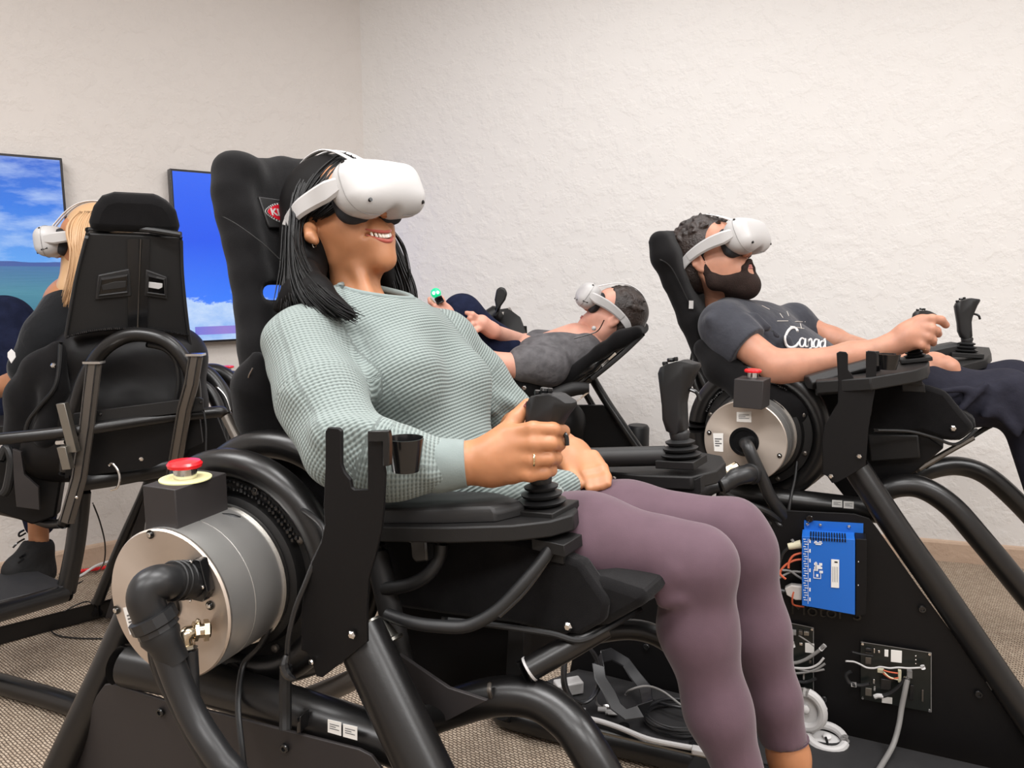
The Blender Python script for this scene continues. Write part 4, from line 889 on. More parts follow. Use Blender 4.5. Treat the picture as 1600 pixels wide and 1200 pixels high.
# armrests and sticks
NBm = (Z-F22*.16).normalized(); pb_ = (P(1400, 575, 1.86), NBm)
MB().prism([on(x, y, pb_)-NBm*.012 for x, y in ((1275, 598), (1360, 592), (1430, 580), (1448, 574), (1452, 566), (1440, 560), (1400, 560), (1275, 584))], NBm, .03).build('armrest_board', 'powder_black', B, bevel=.003)
MB().ribbon([P(1262, 598, 1.88), P(1310, 584, 1.87), P(1370, 568, 1.85)], L22, .07, .034, 6).build('armrest_pad', 'vinyl', B, bevel=.004)
MB().ribbon([P(1275, 612, 1.86), P(1320, 606, 1.85), P(1380, 592, 1.83)], Z, .02, .02, 6).build('armrest_rail', 'powder_black', B, bevel=.002)
for k, (x, y, w) in enumerate(((1412, 592, .075), (1425, 603, .05))): MB().box(P(x, y, 1.86), (w, .06, .022), (F22, L22, NBm)).build('stick_housing', 'powder_black', B, bevel=.002)
stick(P(1430, 564, 1.89), F22, NBm, B, .70, .10, lean=.35)
pb2 = (P(1520, 560, 2.24), NBm)
MB().prism([on(x, y, pb2)-NBm*.012 for x, y in ((1440, 572), (1500, 572), (1540, 562), (1549, 552), (1546, 543), (1520, 541), (1440, 552))], NBm, .026).build('armrest_board', 'powder_black', B, bevel=.003)
stick(P(1508, 557, 2.24), F22, (Z+F22*.02).normalized(), B, .92, .09, lean=-.2)
MB().ribbon([P(1440, 556, 2.26), P(1470, 549, 2.26), P(1492, 545, 2.26)], Z, .04, .05).build('armrest_pad', 'vinyl', B)
for x, y, w in ((1512, 572, .07), (1505, 580, .05)): MB().box(P(x, y, 2.24), (w, .06, .03), (F22, L22, Z)).build('stick_housing', 'powder_black', B, bevel=.002)
# ================================================================== simulator of the blonde woman, seen from behind
C0 = ground(150, 1010); C = thing('motion_simulator', 'black motion simulator seen from behind, blonde woman in its tall seat', 'simulator', V(-1.15, 2.3, 0), 'motion simulators in the room')
NC = V(.42, -.88, -.18).normalized(); PC = (P(215, 450, 2.1), NC)
def pc_plate(nm, px, t, m, off=0, bevel=.002, par=C):
    pl = (PC[0]+NC*off, NC); return MB().prism([on(x, y, pl)-NC*t/2 for x, y in px], NC, t).build(nm, m, par, bevel=bevel)
pc_plate('headrest', [(136, 362), (139, 345), (145, 325), (158, 309), (178, 303), (240, 306), (262, 314), (276, 332), (281, 352), (283, 368)], .09, 'seat_fabric', .012, .028)
shell = pc_plate('seat_shell', [(137, 364), (283, 370), (285, 430), (291, 500), (299, 545), (290, 532), (215, 516), (150, 519), (103, 528), (118, 440)], .05, 'powder_black', 0, .004)
T('seat_trim', [(136, 360, 2.07), (180, 357, 2.06), (230, 359, 2.06), (283, 367, 2.07)], .0085, 'rubber', shell, 8)
for a in ([(137, 364), (118, 440), (103, 526)], [(283, 370), (285, 430), (292, 500), (298, 542)]):
    MB().tube([on(x, y, (PC[0]+NC*.003, NC)) for x, y in a], .005, 8).build('seat_piping', 'rubber', shell)
pc_plate('channel', [(199, 373), (217, 373), (216, 512), (200, 514)], .004, 'gloss_black', .004, 0, shell)
pc_plate('channel', [(222, 373), (234, 374), (230, 514), (216, 513)], .004, 'gloss_black', .004, 0, shell)
MB().tube([on(220, 374, (PC[0]+NC*.006, NC)), on(215, 514, (PC[0]+NC*.006, NC))], .002, 6).build('ridge', 'alu_dark', shell)
for k, (ol, inn, lite) in enumerate((([(153, 430), (202, 420), (206, 463), (148, 469)], [(158, 436), (199, 430), (199, 456), (154, 462)], None), ([(228, 421), (261, 433), (262, 468), (226, 463)], [(231, 430), (257, 436), (258, 461), (230, 457)], 1))):
    cx = sum(p[0] for p in ol)/4; cy = sum(p[1] for p in ol)/4
    f_ = pc_plate('slot_frame', ol, .012, 'vinyl', .008, .003, shell)
    pc_plate('slot_recess', inn, .004, 'lens_black', .0115, 0, f_)
    MB().tube([on(x, y, (PC[0]+NC*.013, NC)) for x, y in inn]+[on(*inn[0], (PC[0]+NC*.013, NC))], .0035, 8, sub=1).build('slot_rim', 'vinyl', f_)
    if lite: pc_plate('slot_view', [(230, 440), (254, 443), (254, 449), (248, 452), (230, 449)], .003, 'white_plastic', .013, .001, f_)
    else: pc_plate('slot_view', [(158, 446), (180, 440), (197, 439), (197, 449), (160, 454)], .003, 'vinyl', .013, .001, f_)
mb = MB()
for i in range(60):
    x = 104+190*i/59; y = 527-14*math.sin(math.pi*min(1, (x-104)/210*1.0)**.8) if x < 230 else 513+(x-230)*.16
    mb.ball(on(x, y, (PC[0]+NC*.006, NC)), random.uniform(.003, .0055), 6)
mb.build('weld_bead', 'gloss_black', shell, kind='stuff')
soft('seat_bucket', [RC(P(140, 560, 2.2), P(270, 560, 2.25), .1, .1, .05), RC(P(120, 640, 2.2), P(265, 630, 2.25), .11, .11, .05), RC(P(90, 700, 2.2), P(240, 700, 2.25), .1, .1, .05)], .012, 'plate_black', C)
soft('seat_bolster', chain([(92, 548, 2.12), (70, 580, 2.13), (48, 620, 2.15), (42, 690, 2.18)], [.03, .055, .06, .06], .03)+chain([(92, 560, 2.1), (88, 610, 2.1), (75, 680, 2.12)], [.02, .03, .04], .03), .009, 'seat_fabric', C)
T('seat_piping', [(95, 535, 2.06), (93, 570, 2.06), (86, 605, 2.06), (62, 635, 2.07), (44, 660, 2.09), (38, 690, 2.1)], .006, 'rubber', C, 8)
bolt(P(84, 571, 2.05), V(.3, -.9, .2), .0075, C)
T('back_hoop', [(104, 740, 2.1), (108, 690, 2.08), (118, 640, 2.06), (132, 592, 2.05), (158, 550, 2.04), (190, 528, 2.04), (222, 523, 2.04), (258, 532, 2.04), (284, 556, 2.05), (300, 590, 2.07), (304, 640, 2.12)], .0195, 'tube_black', C, 18)
T('back_hoop', [(230, 538, 2.07), (258, 545, 2.07), (276, 566, 2.08), (280, 600, 2.09), (274, 630, 2.1)], .009, 'rubber', C, 10)
def profile(nm, pts, w, t, m, up, par=C):
    o = MB().ribbon([P(*p) for p in pts], up, w, t, 1).build(nm, m, par)
    g = MB()
    for s_ in (-.28, .28): g.tube([P(*p)-FW*0+V(w*s_, -t*.52, 0) for p in pts], .0018, 6, sub=1)
    g.build('profile_groove', 'gloss_black', o); return o
p1 = profile('aluminium_profile', [(147, 568, 1.96), (136, 665, 1.97), (124, 745, 1.98), (104, 815, 1.99)], .038, .022, 'alu_dark', V(1, 0, 0))
MB().box(P(147, 566, 1.96), (.044, .03, .006)).build('profile_cap', 'chrome', p1)
p2 = profile('aluminium_profile', [(306, 556, 2.0), (299, 600, 2.01), (288, 640, 2.03), (270, 745, 2.1)], .036, .022, 'alu_dark', V(1, 0, 0))
MB().box(P(306, 554, 2.0), (.042, .03, .006)).build('profile_cap', 'chrome', p2)
MB().box(P(107, 668, 1.94), (.022, .02, .13), (V(.99, 0, .1), V(0, 1, 0), V(-.16, 0, .98))).build('clamp_plate', 'alu', C, bevel=.001)
MB().box(P(103, 715, 1.94), (.022, .02, .06), (V(.99, 0, .1), V(0, 1, 0), V(-.16, 0, .98))).build('clamp_plate', 'alu', C, bevel=.001)
MB().tube([P(88, 692, 1.95), P(101, 691, 1.95)], .005, 8).build('clamp_screw', 'chrome', C)
NCB = V(.25, -.96, 0).normalized()
cb = plate('cross_bar', [(117, 645), (312, 620), (318, 623), (318, 640), (117, 664)], (P(200, 650, 2.02), NCB), .012, 'powder_black', C)
for x, y in ((127, 651), (157, 647), (288, 632), (314, 628)): bolt(on(x, y, (P(200, 650, 2.01), NCB)), NCB, .005, cb, 'gloss_black')
plate('cross_panel', [(115, 668), (312, 640), (318, 690), (240, 728), (104, 745)], (P(200, 680, 2.08), NCB), .02, 'plate_black', C)
plate('end_panel', [(296, 640), (340, 648), (356, 690), (350, 745), (290, 760)], (P(320, 690, 2.3), NCB), .02, 'plate_black', C)
T('cross_tube', [(-20, 688, 1.93), (60, 680, 1.95), (140, 670, 1.98), (240, 655, 2.04), (335, 644, 2.1), (347, 645, 2.12)], .016, 'tube_black', C, 18)
T('cross_tube', [(110, 755, 2.05), (180, 745, 2.1), (260, 730, 2.2)], .026, 'tube_black', C, 18)
T('hook', [(171, 727, 1.99), (175, 724, 1.98), (184, 735, 1.98), (187, 748, 1.98), (183, 762, 1.98), (173, 766, 1.98)], .003, 'chrome', C, 8)
bolt(P(221, 717, 2.02), NCB, .006, C); bolt(P(120, 777, 1.95), NCB, .004, C)
T('frame_tube', [(350, 700, 2.5), (358, 660, 2.5), (350, 620, 2.5), (330, 590, 2.5), (312, 580, 2.5), (300, 590, 2.5)], .026, 'tube_black', C, 18)
T('frame_tube', [(345, 720, 2.45), (348, 680, 2.45), (342, 640, 2.45), (328, 612, 2.45), (312, 600, 2.45)], .02, 'tube_black', C, 16)
T('frame_tube', [(395, 720, 2.6), (388, 650, 2.6), (370, 605, 2.6), (348, 584, 2.6), (325, 580, 2.6), (310, 592, 2.6)], .026, 'tube_black', C, 18)
T('silver_rim', [(338, 604, 2.42), (352, 620, 2.42), (362, 650, 2.42)], .003, 'steel', C, 6)
estop(P(357, 581, 2.7), 22, (.07, .07, .08), C, 1.0, ring=False)
T('cable', [(318, 640, 2.05), (322, 670, 2.05), (321, 725, 2.05)], .0025, 'rubber', C, 6)
plate('under_panel', [(0, 700), (55, 690), (104, 745), (95, 800), (60, 812), (0, 790)], (P(50, 750, 2.2), NCB), .05, 'plate_black', C, bevel=.006)
plate('under_bracket', [(22, 700), (35, 705), (40, 740), (62, 760), (64, 795), (28, 790), (24, 750)], (P(50, 750, 2.12), NCB), .012, 'panel_grey', C)
T('under_tube', [(0, 720, 2.1), (10, 700, 2.1), (18, 720, 2.1), (12, 760, 2.1), (5, 772, 2.1)], .012, 'rubber', C, 10)
T('footrest_tube', [(-10, 795, 2.25), (40, 806, 2.22), (75, 818, 2.2), (97, 818, 2.18)], .014, 'tube_black', C, 12)
T('footrest_tube', [(97, 820, 2.18), (110, 790, 2.15), (118, 755, 2.1)], .016, 'tube_black', C, 12)
# base frame on the floor
def G(x, y, z=.03): return ground(x, y, z)
zf = .27
MB().tube([P(128, 760, 2.2), P(118, 850, 2.2), P(103, 925, 2.2)], .026, 16).build('frame_tube', 'tube_black', C)
MB().tube([P(105, 926, 2.2), P(50, 942, 2.1), P(-40, 968, 1.95)], .026, 16).build('frame_tube', 'tube_black', C)
plate('footplate', [(-60, 905), (60, 898), (100, 915), (100, 922), (40, 935), (-60, 960)], (P(60, 915, 2.2), (Z+V(.0, -.12, 0)).normalized()), .012, 'base_black', C, bevel=.002)
MB().tube([P(245, 725, 2.55), P(222, 780, 2.55), P(190, 850, 2.55), P(152, 942, 2.55)], .018, 16).build('frame_tube', 'tube_black', C)
e0, e1 = G(-60, 1008), G(175, 948); MB().tube([e0, e1], .028, 16).build('floor_tube', 'tube_black', C)
MB().tube([P(152, 938, 2.55), G(152, 958)], .018, 12).build('frame_tube', 'tube_black', C)
MB().tube([G(-40, 1058), G(60, 1085), G(180, 1122)], .028, 16).build('floor_tube', 'tube_black', C)
MB().tube([G(175, 948), G(330, 990), G(420, 1015)], .028, 16).build('floor_tube', 'tube_black', C)
plate('leg_panel', [(226, 775), (262, 800), (250, 940), (165, 965)], (P(220, 880, 2.55), NCB), .01, 'panel_grey', C)
MB().tube([G(-30, 1058), P(-30, 965, 1.97)], .026, 12).build('frame_tube', 'tube_black', C)
# armrest end at the left edge
MB().box(P(-5, 665, 2.25), (.14, .2, .03), (V(.9, .3, 0), V(-.3, .9, 0), Z)).build('armrest_board', 'powder_black', C, bevel=.003)

# ================================================================== simulator of the reclining man at the back
D = thing('motion_simulator', 'farthest black motion simulator, tipped back against the right wall with a reclining man', 'simulator', V(.25, 2.85, 0), 'motion simulators in the room')
def rowsoft(nm, spine, rs, lat, w, n, vox, par, m='seat_fabric'):
    pr = []
    for i in range(n+1):
        o = lat*(w*(i/n-.5)); pts = [P(*q)+o for q in spine]
        pr += [RC(pts[j], pts[j+1], rs[j], rs[j+1], .02) for j in range(len(pts)-1)]
    return soft(nm, pr, vox, m, par)
LD = V(.25, .97, 0).normalized()
rowsoft('seat_back', [(1000, 516, 2.62), (975, 526, 2.62), (945, 544, 2.62), (900, 578, 2.64), (860, 608, 2.66)], [.022, .026, .02, .022, .03], LD, .26, 8, .009, D)
soft('seat_back_shell', [RC(P(985, 530, 2.52), P(925, 572, 2.52), .012, .02, .02), RC(P(925, 572, 2.52), P(850, 618, 2.54), .02, .03, .02), RC(P(970, 548, 2.6), P(900, 600, 2.6), .02, .03, .03), RC(P(975, 545, 2.7), P(900, 600, 2.7), .02, .03, .03)], .009, 'gloss_black', D)
T('back_rail', [(1005, 522, 2.5), (978, 548, 2.48), (950, 572, 2.48), (925, 592, 2.5)], .008, 'vinyl', D, 8)
T('back_rail', [(962, 552, 2.46), (940, 572, 2.46)], .004, 'chrome', D, 6)
soft('seat_bolster', chain([(762, 590, 2.5), (790, 592, 2.5), (815, 603, 2.5), (840, 610, 2.52)], [.028, .035, .045, .035], .03)+chain([(770, 610, 2.6), (850, 640, 2.6)], [.06, .06], .04), .009, 'seat_fabric', D)
bolt(P(819, 606, 2.40), V(0, -1, .1), .007, D)
T('armrest_board', [(835, 632, 2.45), (865, 618, 2.45), (895, 608, 2.45), (920, 607, 2.45)], [.014, .022, .024, .018], 'powder_black', D, 12)
T('armrest_rail', [(895, 632, 2.44), (920, 612, 2.44)], .003, 'chrome', D, 6)
T('frame_tube', [(922, 585, 2.72), (948, 628, 2.7), (975, 668, 2.68), (1005, 712, 2.66), (1060, 800, 2.62), (1120, 895, 2.58)], .0155, 'tube_black', D, 14)
T('frame_tube', [(905, 598, 2.76), (935, 650, 2.75), (965, 705, 2.74), (1010, 790, 2.7)], .012, 'tube_black', D, 12)
plate('side_panel', [(880, 632), (942, 632), (958, 650), (1000, 704), (1010, 760), (860, 760), (860, 650)], (P(930, 680, 2.74), V(0, -1, 0)), .02, 'plate_black', D, bevel=.003)
MB().lathe(P(997, 664, 2.8), -Z, [(0, .035), (.01, .042), (.12, .042)], 20).build('foot_cup', 'rubber', D)
soft('seat_pan', [RC(P(800, 655, 2.62), P(880, 660, 2.62), .08, .08, .05), RC(P(820, 720, 2.65), P(890, 720, 2.65), .08, .08, .05)], .012, 'plate_black', D)
for x in (830, 1000): MB().tube([P(x, 740, 2.7), P(x, 740, 2.7)-Z*(P(x, 740, 2.7).z-.03)], .025, 12).build('frame_leg', 'tube_black', D)
a_ = P(830, 740, 2.7); MB().tube([V(a_.x-.3, a_.y, .03), V(a_.x+.75, a_.y, .03)], .028, 12).build('floor_tube', 'tube_black', D)
a_ = P(1120, 895, 2.58)
# far armrest with its stick, tablet post and stop button
plate('armrest_board', [(742, 505), (768, 490), (796, 486), (815, 500), (826, 530), (800, 540), (776, 528)], (P(785, 515, 2.95), V(-.2, -.8, .45).normalized()), .03, 'powder_black', D, bevel=.004)
T('bellows', [(762, 497, 2.9), (776, 490, 2.9), (783, 486, 2.9)], [.03, .034, .018], 'rubber', D, 12)
pts = [(770, 492), (776, 484), (773, 468), (776, 452), (782, 448), (789, 450), (793, 458), (790, 468), (783, 478), (779, 492), (774, 497)]
g_ = plate('grip', pts, (P(782, 470, 2.88), V(0, -1, 0)), .035, 'rubber', D, bevel=.007)
T('grey_grip', [(786, 492, 2.95), (799, 484, 2.95)], .013, 'label_grey', D, 12)
plate('phone_post', [(817, 509), (823, 509), (824, 532), (817, 530)], (P(820, 520, 2.95), V(0, -1, 0)), .02, 'plate_black', D, bevel=.002)
T('armrest_rail', [(826, 534, 2.95), (845, 530, 2.95), (862, 529, 2.95)], .008, 'powder_black', D, 8)
T('armrest_post', [(800, 530, 2.95), (815, 600, 2.95), (830, 660, 2.85)], .02, 'powder_black', D, 10)
T('switch_post', [(886, 546, 3.05), (886, 600, 3.0), (880, 680, 2.8)], .015, 'powder_black', D, 10)
estop(P(886, 531, 3.05), 0, (.05, .05, .05), D, .85, ring=False)

# ================================================================== loose things on the base plate and the floor
ZB = .062
def gb(x, y, z=0): return ground(x, y, ZB+z)
def coil(label, c, R1, R2, n, r, m, cat='cable', tilt=None, grp=None, tail=None):
    up, xd = tilt or (Z, V(1, 0, 0)); a = (xd-up*xd.dot(up)).normalized(); b = up.cross(a); pts = []
    for i in range(n*16+1):
        t = 2*math.pi*i/16; k = random.uniform(.97, 1.03); pts.append(c+a*math.cos(t)*R1*k*(1-.04*(i//16 % 3))+b*math.sin(t)*R2*k*(1-.05*(i//16 % 2))+up*(r*(1+.9*(i/16))))
    if tail: pts += tail
    o = MB().tube(pts, r, 8, sub=3).build('cable_coil', m, None); tag(o, label, cat); return o
vC = (V(.45, -.8, .35)).normalized()
coil('black cable coil standing behind the thin bent tube, left of the black loop strap', P(905, 1052, 1.95), .056, .072, 4, .004, 'cord_black', tilt=(vC, V(1, 0, 0)))
coil('flat round coil of thin black cable on the base plate, beside the shin', gb(1060, 1128), .085, .07, 6, .0038, 'cord_black', tail=[gb(1060, 1105, .03), gb(1030, 1098, .02), gb(1018, 1094, .01)])
o = MB().ribbon([P(x, y, d-.16) for x, y, d in ((935, 1040, 2.12), (938, 1060, 2.10), (952, 1082, 2.07), (962, 1104, 2.04), (978, 1117, 2.02), (1000, 1112, 2.03), (1012, 1098, 2.07), (1008, 1075, 2.12), (992, 1055, 2.16), (978, 1035, 2.19), (955, 1022, 2.18), (940, 1026, 2.15))], V(.5, .8, .3), .034, .005, closed=True).build('strap_loop', 'cord_black', None); tag(o, 'black rubber strap bent into a loop, standing on the base plate', 'strap')
pa_ = thing('power_adapter', 'small white power adapter lying behind the coiled cable', 'adapter', gb(888, 1080))
MB().box(gb(888, 1082)+Z*.017, (.075, .04, .034), (V(.94, .3, 0), V(-.3, .94, 0), Z)).build('adapter_body', 'white_plastic', pa_, bevel=.004)
MB().tube([gb(885, 1075)+Z*.04, gb(882, 1070)+Z*.07, P(885, 1048, 2.0)], .0025, 8).build('adapter_lead', 'hose', pa_)
pl_ = thing('plug_lead', 'thin grey lead ending in a bundle of small plugs on the base plate', 'cable', gb(940, 1108))
MB().tube([P(936, 1060, 2.0), P(931, 1080, 1.97), gb(932, 1098, .02), gb(940, 1106, .01)], .0035, 8).build('lead', 'cable_grey', pl_)
for k, (x, y, dx) in enumerate(((934, 1108, 14), (942, 1104, 10), (946, 1112, 18), (905, 1109, 10), (950, 1115, 16))):
    MB().cyl(gb(x, y, .008), gb(x+dx, y+1, .008), .0065 if k != 4 else .003, seg=8).build('plug', 'white_plastic' if k != 1 else 'chrome', pl_)
wc = thing('charging_cable', 'flat white charging cable lying along the base rail', 'cable', gb(1000, 1140))
MB().tube([gb(905, 1122, .012), gb(930, 1125, .014), gb(965, 1136, .014), gb(1010, 1154, .012), (gb(1050, 1163, .010)), gb(1090, 1170, .012)], .0065, 10).build('cable', 'white_plastic', wc)
MB().box(gb(1098, 1174, .012), (.05, .022, .014), (V(.95, -.3, 0), V(.3, .95, 0), Z)).build('plug', 'white_plastic', wc, bevel=.003)
lw = MB().tube([gb(978, 1085, .03), gb(985, 1078, .06), gb(1010, 1072, .07), gb(1035, 1080, .05), gb(1062, 1100, .03), gb(1090, 1120, .02)], .003, 8).build('loose_wire', 'cable_grey', None); tag(lw, 'thin wire arching over the base plate behind the black loop strap', 'wire')
# two white hand controllers leaning by the panel
def vrctl(label, c, a, n, s):
    t = thing('hand_controller', label, 'controller', c, 'white hand controllers on the base plate'); a = a.normalized(); b = n.cross(a).normalized()
    M4 = Matrix((a, b, n)).transposed().to_4x4(); M4.translation = c
    soft('shell', xf([EL((0, 0, 0), (.046, .03, .012), k=.01), RC((-.03, 0, -.01), (-.085, 0, -.035), .015, .012, .015)], M4, s), .003, 'white_plastic', t, relax=1)
    MB().tube([c+a*s*(.01+.040*math.cos(g))+b*s*.036*math.sin(g)+n*s*.014 for g in [i*math.pi*2/24 for i in range(24)]], .010*s, 10, closed=True).build('tracking_ring', 'white_plastic', t)
    MB().lathe(c+n*.011*s+a*.012*s, n, [(0, .008*s), (.008*s, .009*s), (.01*s, .006*s)], 14).build('thumbstick', 'white_cloth', t)
    MB().tube([c-a*.08*s-n*.03*s, c-a*.05*s-n*.06*s+b*.03, c-n*.05*s+b*.05, c+a*.04*s-n*.03*s+b*.05], .0022, 6).build('wrist_strap', 'white_cloth', t)
vrctl('white hand controller standing upright against the black panel by the ankle', P(1262, 1112, 1.84), V(-.1, .1, 1), V(-.55, -.8, .1).normalized(), 1.1)
vrctl('white hand controller lying flat below the upright one', P(1283, 1158, 1.83), V(1, -.3, -.02), V(-.1, -.25, 1).normalized(), 1.05)
o = MB().tube([P(1275, 1095, 1.84), P(1283, 1098, 1.83), P(1290, 1107, 1.83), P(1287, 1108, 1.83), P(1278, 1100, 1.83)], .004, 8).build('strap_end', 'white_cloth', None); tag(o, 'white cord strap end dangling beside the upright controller', 'cord')
o = MB().tube([P(1290, 1152, 1.8), P(1293, 1165, 1.8), P(1288, 1185, 1.8), gb(1284, 1215)], .003, 8).build('black_cord', 'rubber', None); tag(o, 'thin black cord hanging over the flat white controller', 'cord')
o = MB().tube([G(112, 897, .012), G(128, 892, .012), G(150, 889, .012), G(172, 885, .012)], .007, 10).build('red_cable', 'red', None); tag(o, 'bright red cable on the carpet at the left baseboard', 'cable')
o = MB().tube([G(105, 905, .006), G(125, 900, .006), G(150, 884, .03), G(175, 876, .03)], .005, 10).build('white_cable', 'white_cloth', None); tag(o, 'white cable on the carpet behind the red one', 'cable')
o = MB().tube([P(145, 786, 2.3), P(156, 815, 2.35), P(164, 850, 2.4), P(162, 880, 2.5), G(150, 895, .003), G(125, 910, .003), G(110, 915, .003)], .0022, 6).build('hanging_wire', 'rubber', None); tag(o, 'thin dark wire hanging from the rear simulator down to the carpet', 'wire')
o = MB().tube([G(148, 946, .065), G(135, 940, .065), G(110, 950, .065), G(84, 968, .03), G(76, 978, .004), G(88, 992, .004), G(120, 997, .004), G(165, 998, .004)], .0024, 6).build('looped_wire', 'rubber', None); tag(o, 'thin dark wire looping across the floor tube on the carpet', 'wire')
# ================================================================== people: building blocks
def head_frame(O, th, pitch, roll=0, s=1.0):
    f = face_dir(th); p = math.radians(pitch); l = Z.cross(f)       # l points to the wearer's left
    fw = f*math.cos(p)+Z*math.sin(p); up = -f*math.sin(p)+Z*math.cos(p)
    r = math.radians(roll); l2 = l*math.cos(r)+up*math.sin(r); u2 = up*math.cos(r)-l*math.sin(r)
    m = Matrix((fw, l2, u2)).transposed().to_4x4(); m.translation = O; return m
def head_local(man=False, smile=False):
    j = .004 if man else 0
    q = [EL((-.012, 0, .047), (.094, .073, .084), k=.02), EL((.042, 0, .0), (.048, .062, .085), k=.03),
         EL((.05, 0, .045), (.044, .06, .045), k=.03)]
    for s in (1, -1):
        j = .004 if man else -.006
        q += [RC((-.004, s*.056, -.035), (.012, s*(.05+j), -.070), .017, .016, .03), RC((.012, s*(.05+j), -.070), (.072, s*(.016 if man else .010), -.106), .016, .014, .03),
              EL((.062, s*.036, -.028), (.027, .026, .028), k=.03), RC((.02, s*.045, -.02), (.05, s*.035, -.06), .022, .022, .03)]
    q += [EL((.08, 0, -.104), (.018+j, .022, .018), k=.02), EL((.078, 0, -.066), (.024, .036, .030), k=.025), RC((.02, 0, -.06), (.03, 0, -.09), .045, .035, .03)]
    for s in (1, -1):
        q += [EL((.088, s*.031, .018), (.015, .016, .011), k=.008, op='-'), EL((.081, s*.031, .018), (.0125, .0125, .0125), k=.002), RC((.093, s*.016, .034), (.085, s*.045, .034), .006, .005, .01)]
    q += [RC((.096, 0, .022), (.112, 0, -.022), .007, .0095, .012), EL((.114, 0, -.026), (.0095, .0105, .009), k=.006)]
    for s in (1, -1): q += [EL((.106, s*.011, -.029), (.009, .007, .0075), k=.004), EL((.108, s*.0065, -.036), (.004, .003, .004), k=.003, op='-')]
    for s in (1, -1):                                      # ears: rim, bowl, lobe
        y = s*.077
        q += [RC((-.006, y, -.022), (.0, y*1.0, -.028), .007, .006, .006), EL((-.004, y*1.01, .0), (.018, .007, .03), k=.006), EL((-.001, y*1.12, .002), (.010, .005, .017), k=.004, op='-'), RC((-.016, y*1.05, .02), (-.018, y*1.07, -.005), .004, .004, .004), RC((-.016, y*1.05, .02), (-.002, y*1.03, .028), .004, .004, .004)]
    if smile:
        for i in range(11):
            y = -.030+.006*i; q.append(EL((.104-14*y*y, y, -.0705+11*y*y), (.012, .0045, .0075*(1-(y/.036)**2)+.001), k=.003, op='-'))
        for s in (1, -1): q.append(RC((.098, s*.020, -.03), (.088, s*.040, -.062), .002, .002, .010, op='-'))
    return q
def mouth_parts(Mx, s, par, smile):
    def L(x, y, z): return Mx@(V(x, y, z)*s)
    if smile:
        up = [L(.1035-14*y*y, y, -.0625+11.5*y*y) for y in [-.0336+.0056*i for i in range(13)]]
        lo = [L(.1015-14*y*y, y, -.0800+18.5*y*y) for y in [-.033+.0055*i for i in range(13)]]
        MB().tube(up, [.0006, .002, .0026, .0029, .0025, .0029, .0026, .002, .0006], 10, sub=2).build('upper_lip', 'lip', par)
        MB().tube(lo, [.0006, .0024, .0034, .0038, .0038, .0038, .0034, .0024, .0006], 10, sub=2).build('lower_lip', 'lip', par)
        soft('mouth_lining', xf([EL((.082, 0, -.069), (.012, .033, .012), k=.001)], Mx, s), .002, 'mouth', par, relax=0)
        for i in range(8):
            y = (i-3.5)*.0066; w = .0067 if i in (3, 4) else .0060
            c = L(.0985-14*y*y, y, -.0680+10.5*y*y); R = Mx.to_3x3()
            g = math.atan(28*y); a = (R@V(math.cos(g), -math.sin(g), 0)); b = (R@V(math.sin(g), math.cos(g), 0))
            MB().box(c, (.004, w*s, .0098*s), (a, b, R@Z)).build('tooth', 'teeth', par, bevel=.0013)
        for i in range(6):
            y = (i-2.5)*.0056; MB().box(L(.094-14*y*y, y, -.0775+14*y*y), (.004, .0046, .005), tuple(Mx.to_3x3()@q for q in (V(1, 0, 0), V(0, 1, 0), Z))).build('tooth', 'teeth', par, bevel=.001)
    else:
        up = [L(.104-16*y*y, y, -.061) for y in [-.022+.0044*i for i in range(11)]]; lo = [L(.1025-16*y*y, y, -.0665-.001) for y in [-.02+.004*i for i in range(11)]]
        MB().tube(up, [.0006, .0025, .0032, .0026, .0032, .0025, .0006], 8, sub=2).build('upper_lip', 'lip_b', par)
        MB().tube(lo, [.0006, .003, .0042, .0044, .0042, .003, .0006], 8, sub=2).build('lower_lip', 'lip_b', par)
HS = {}
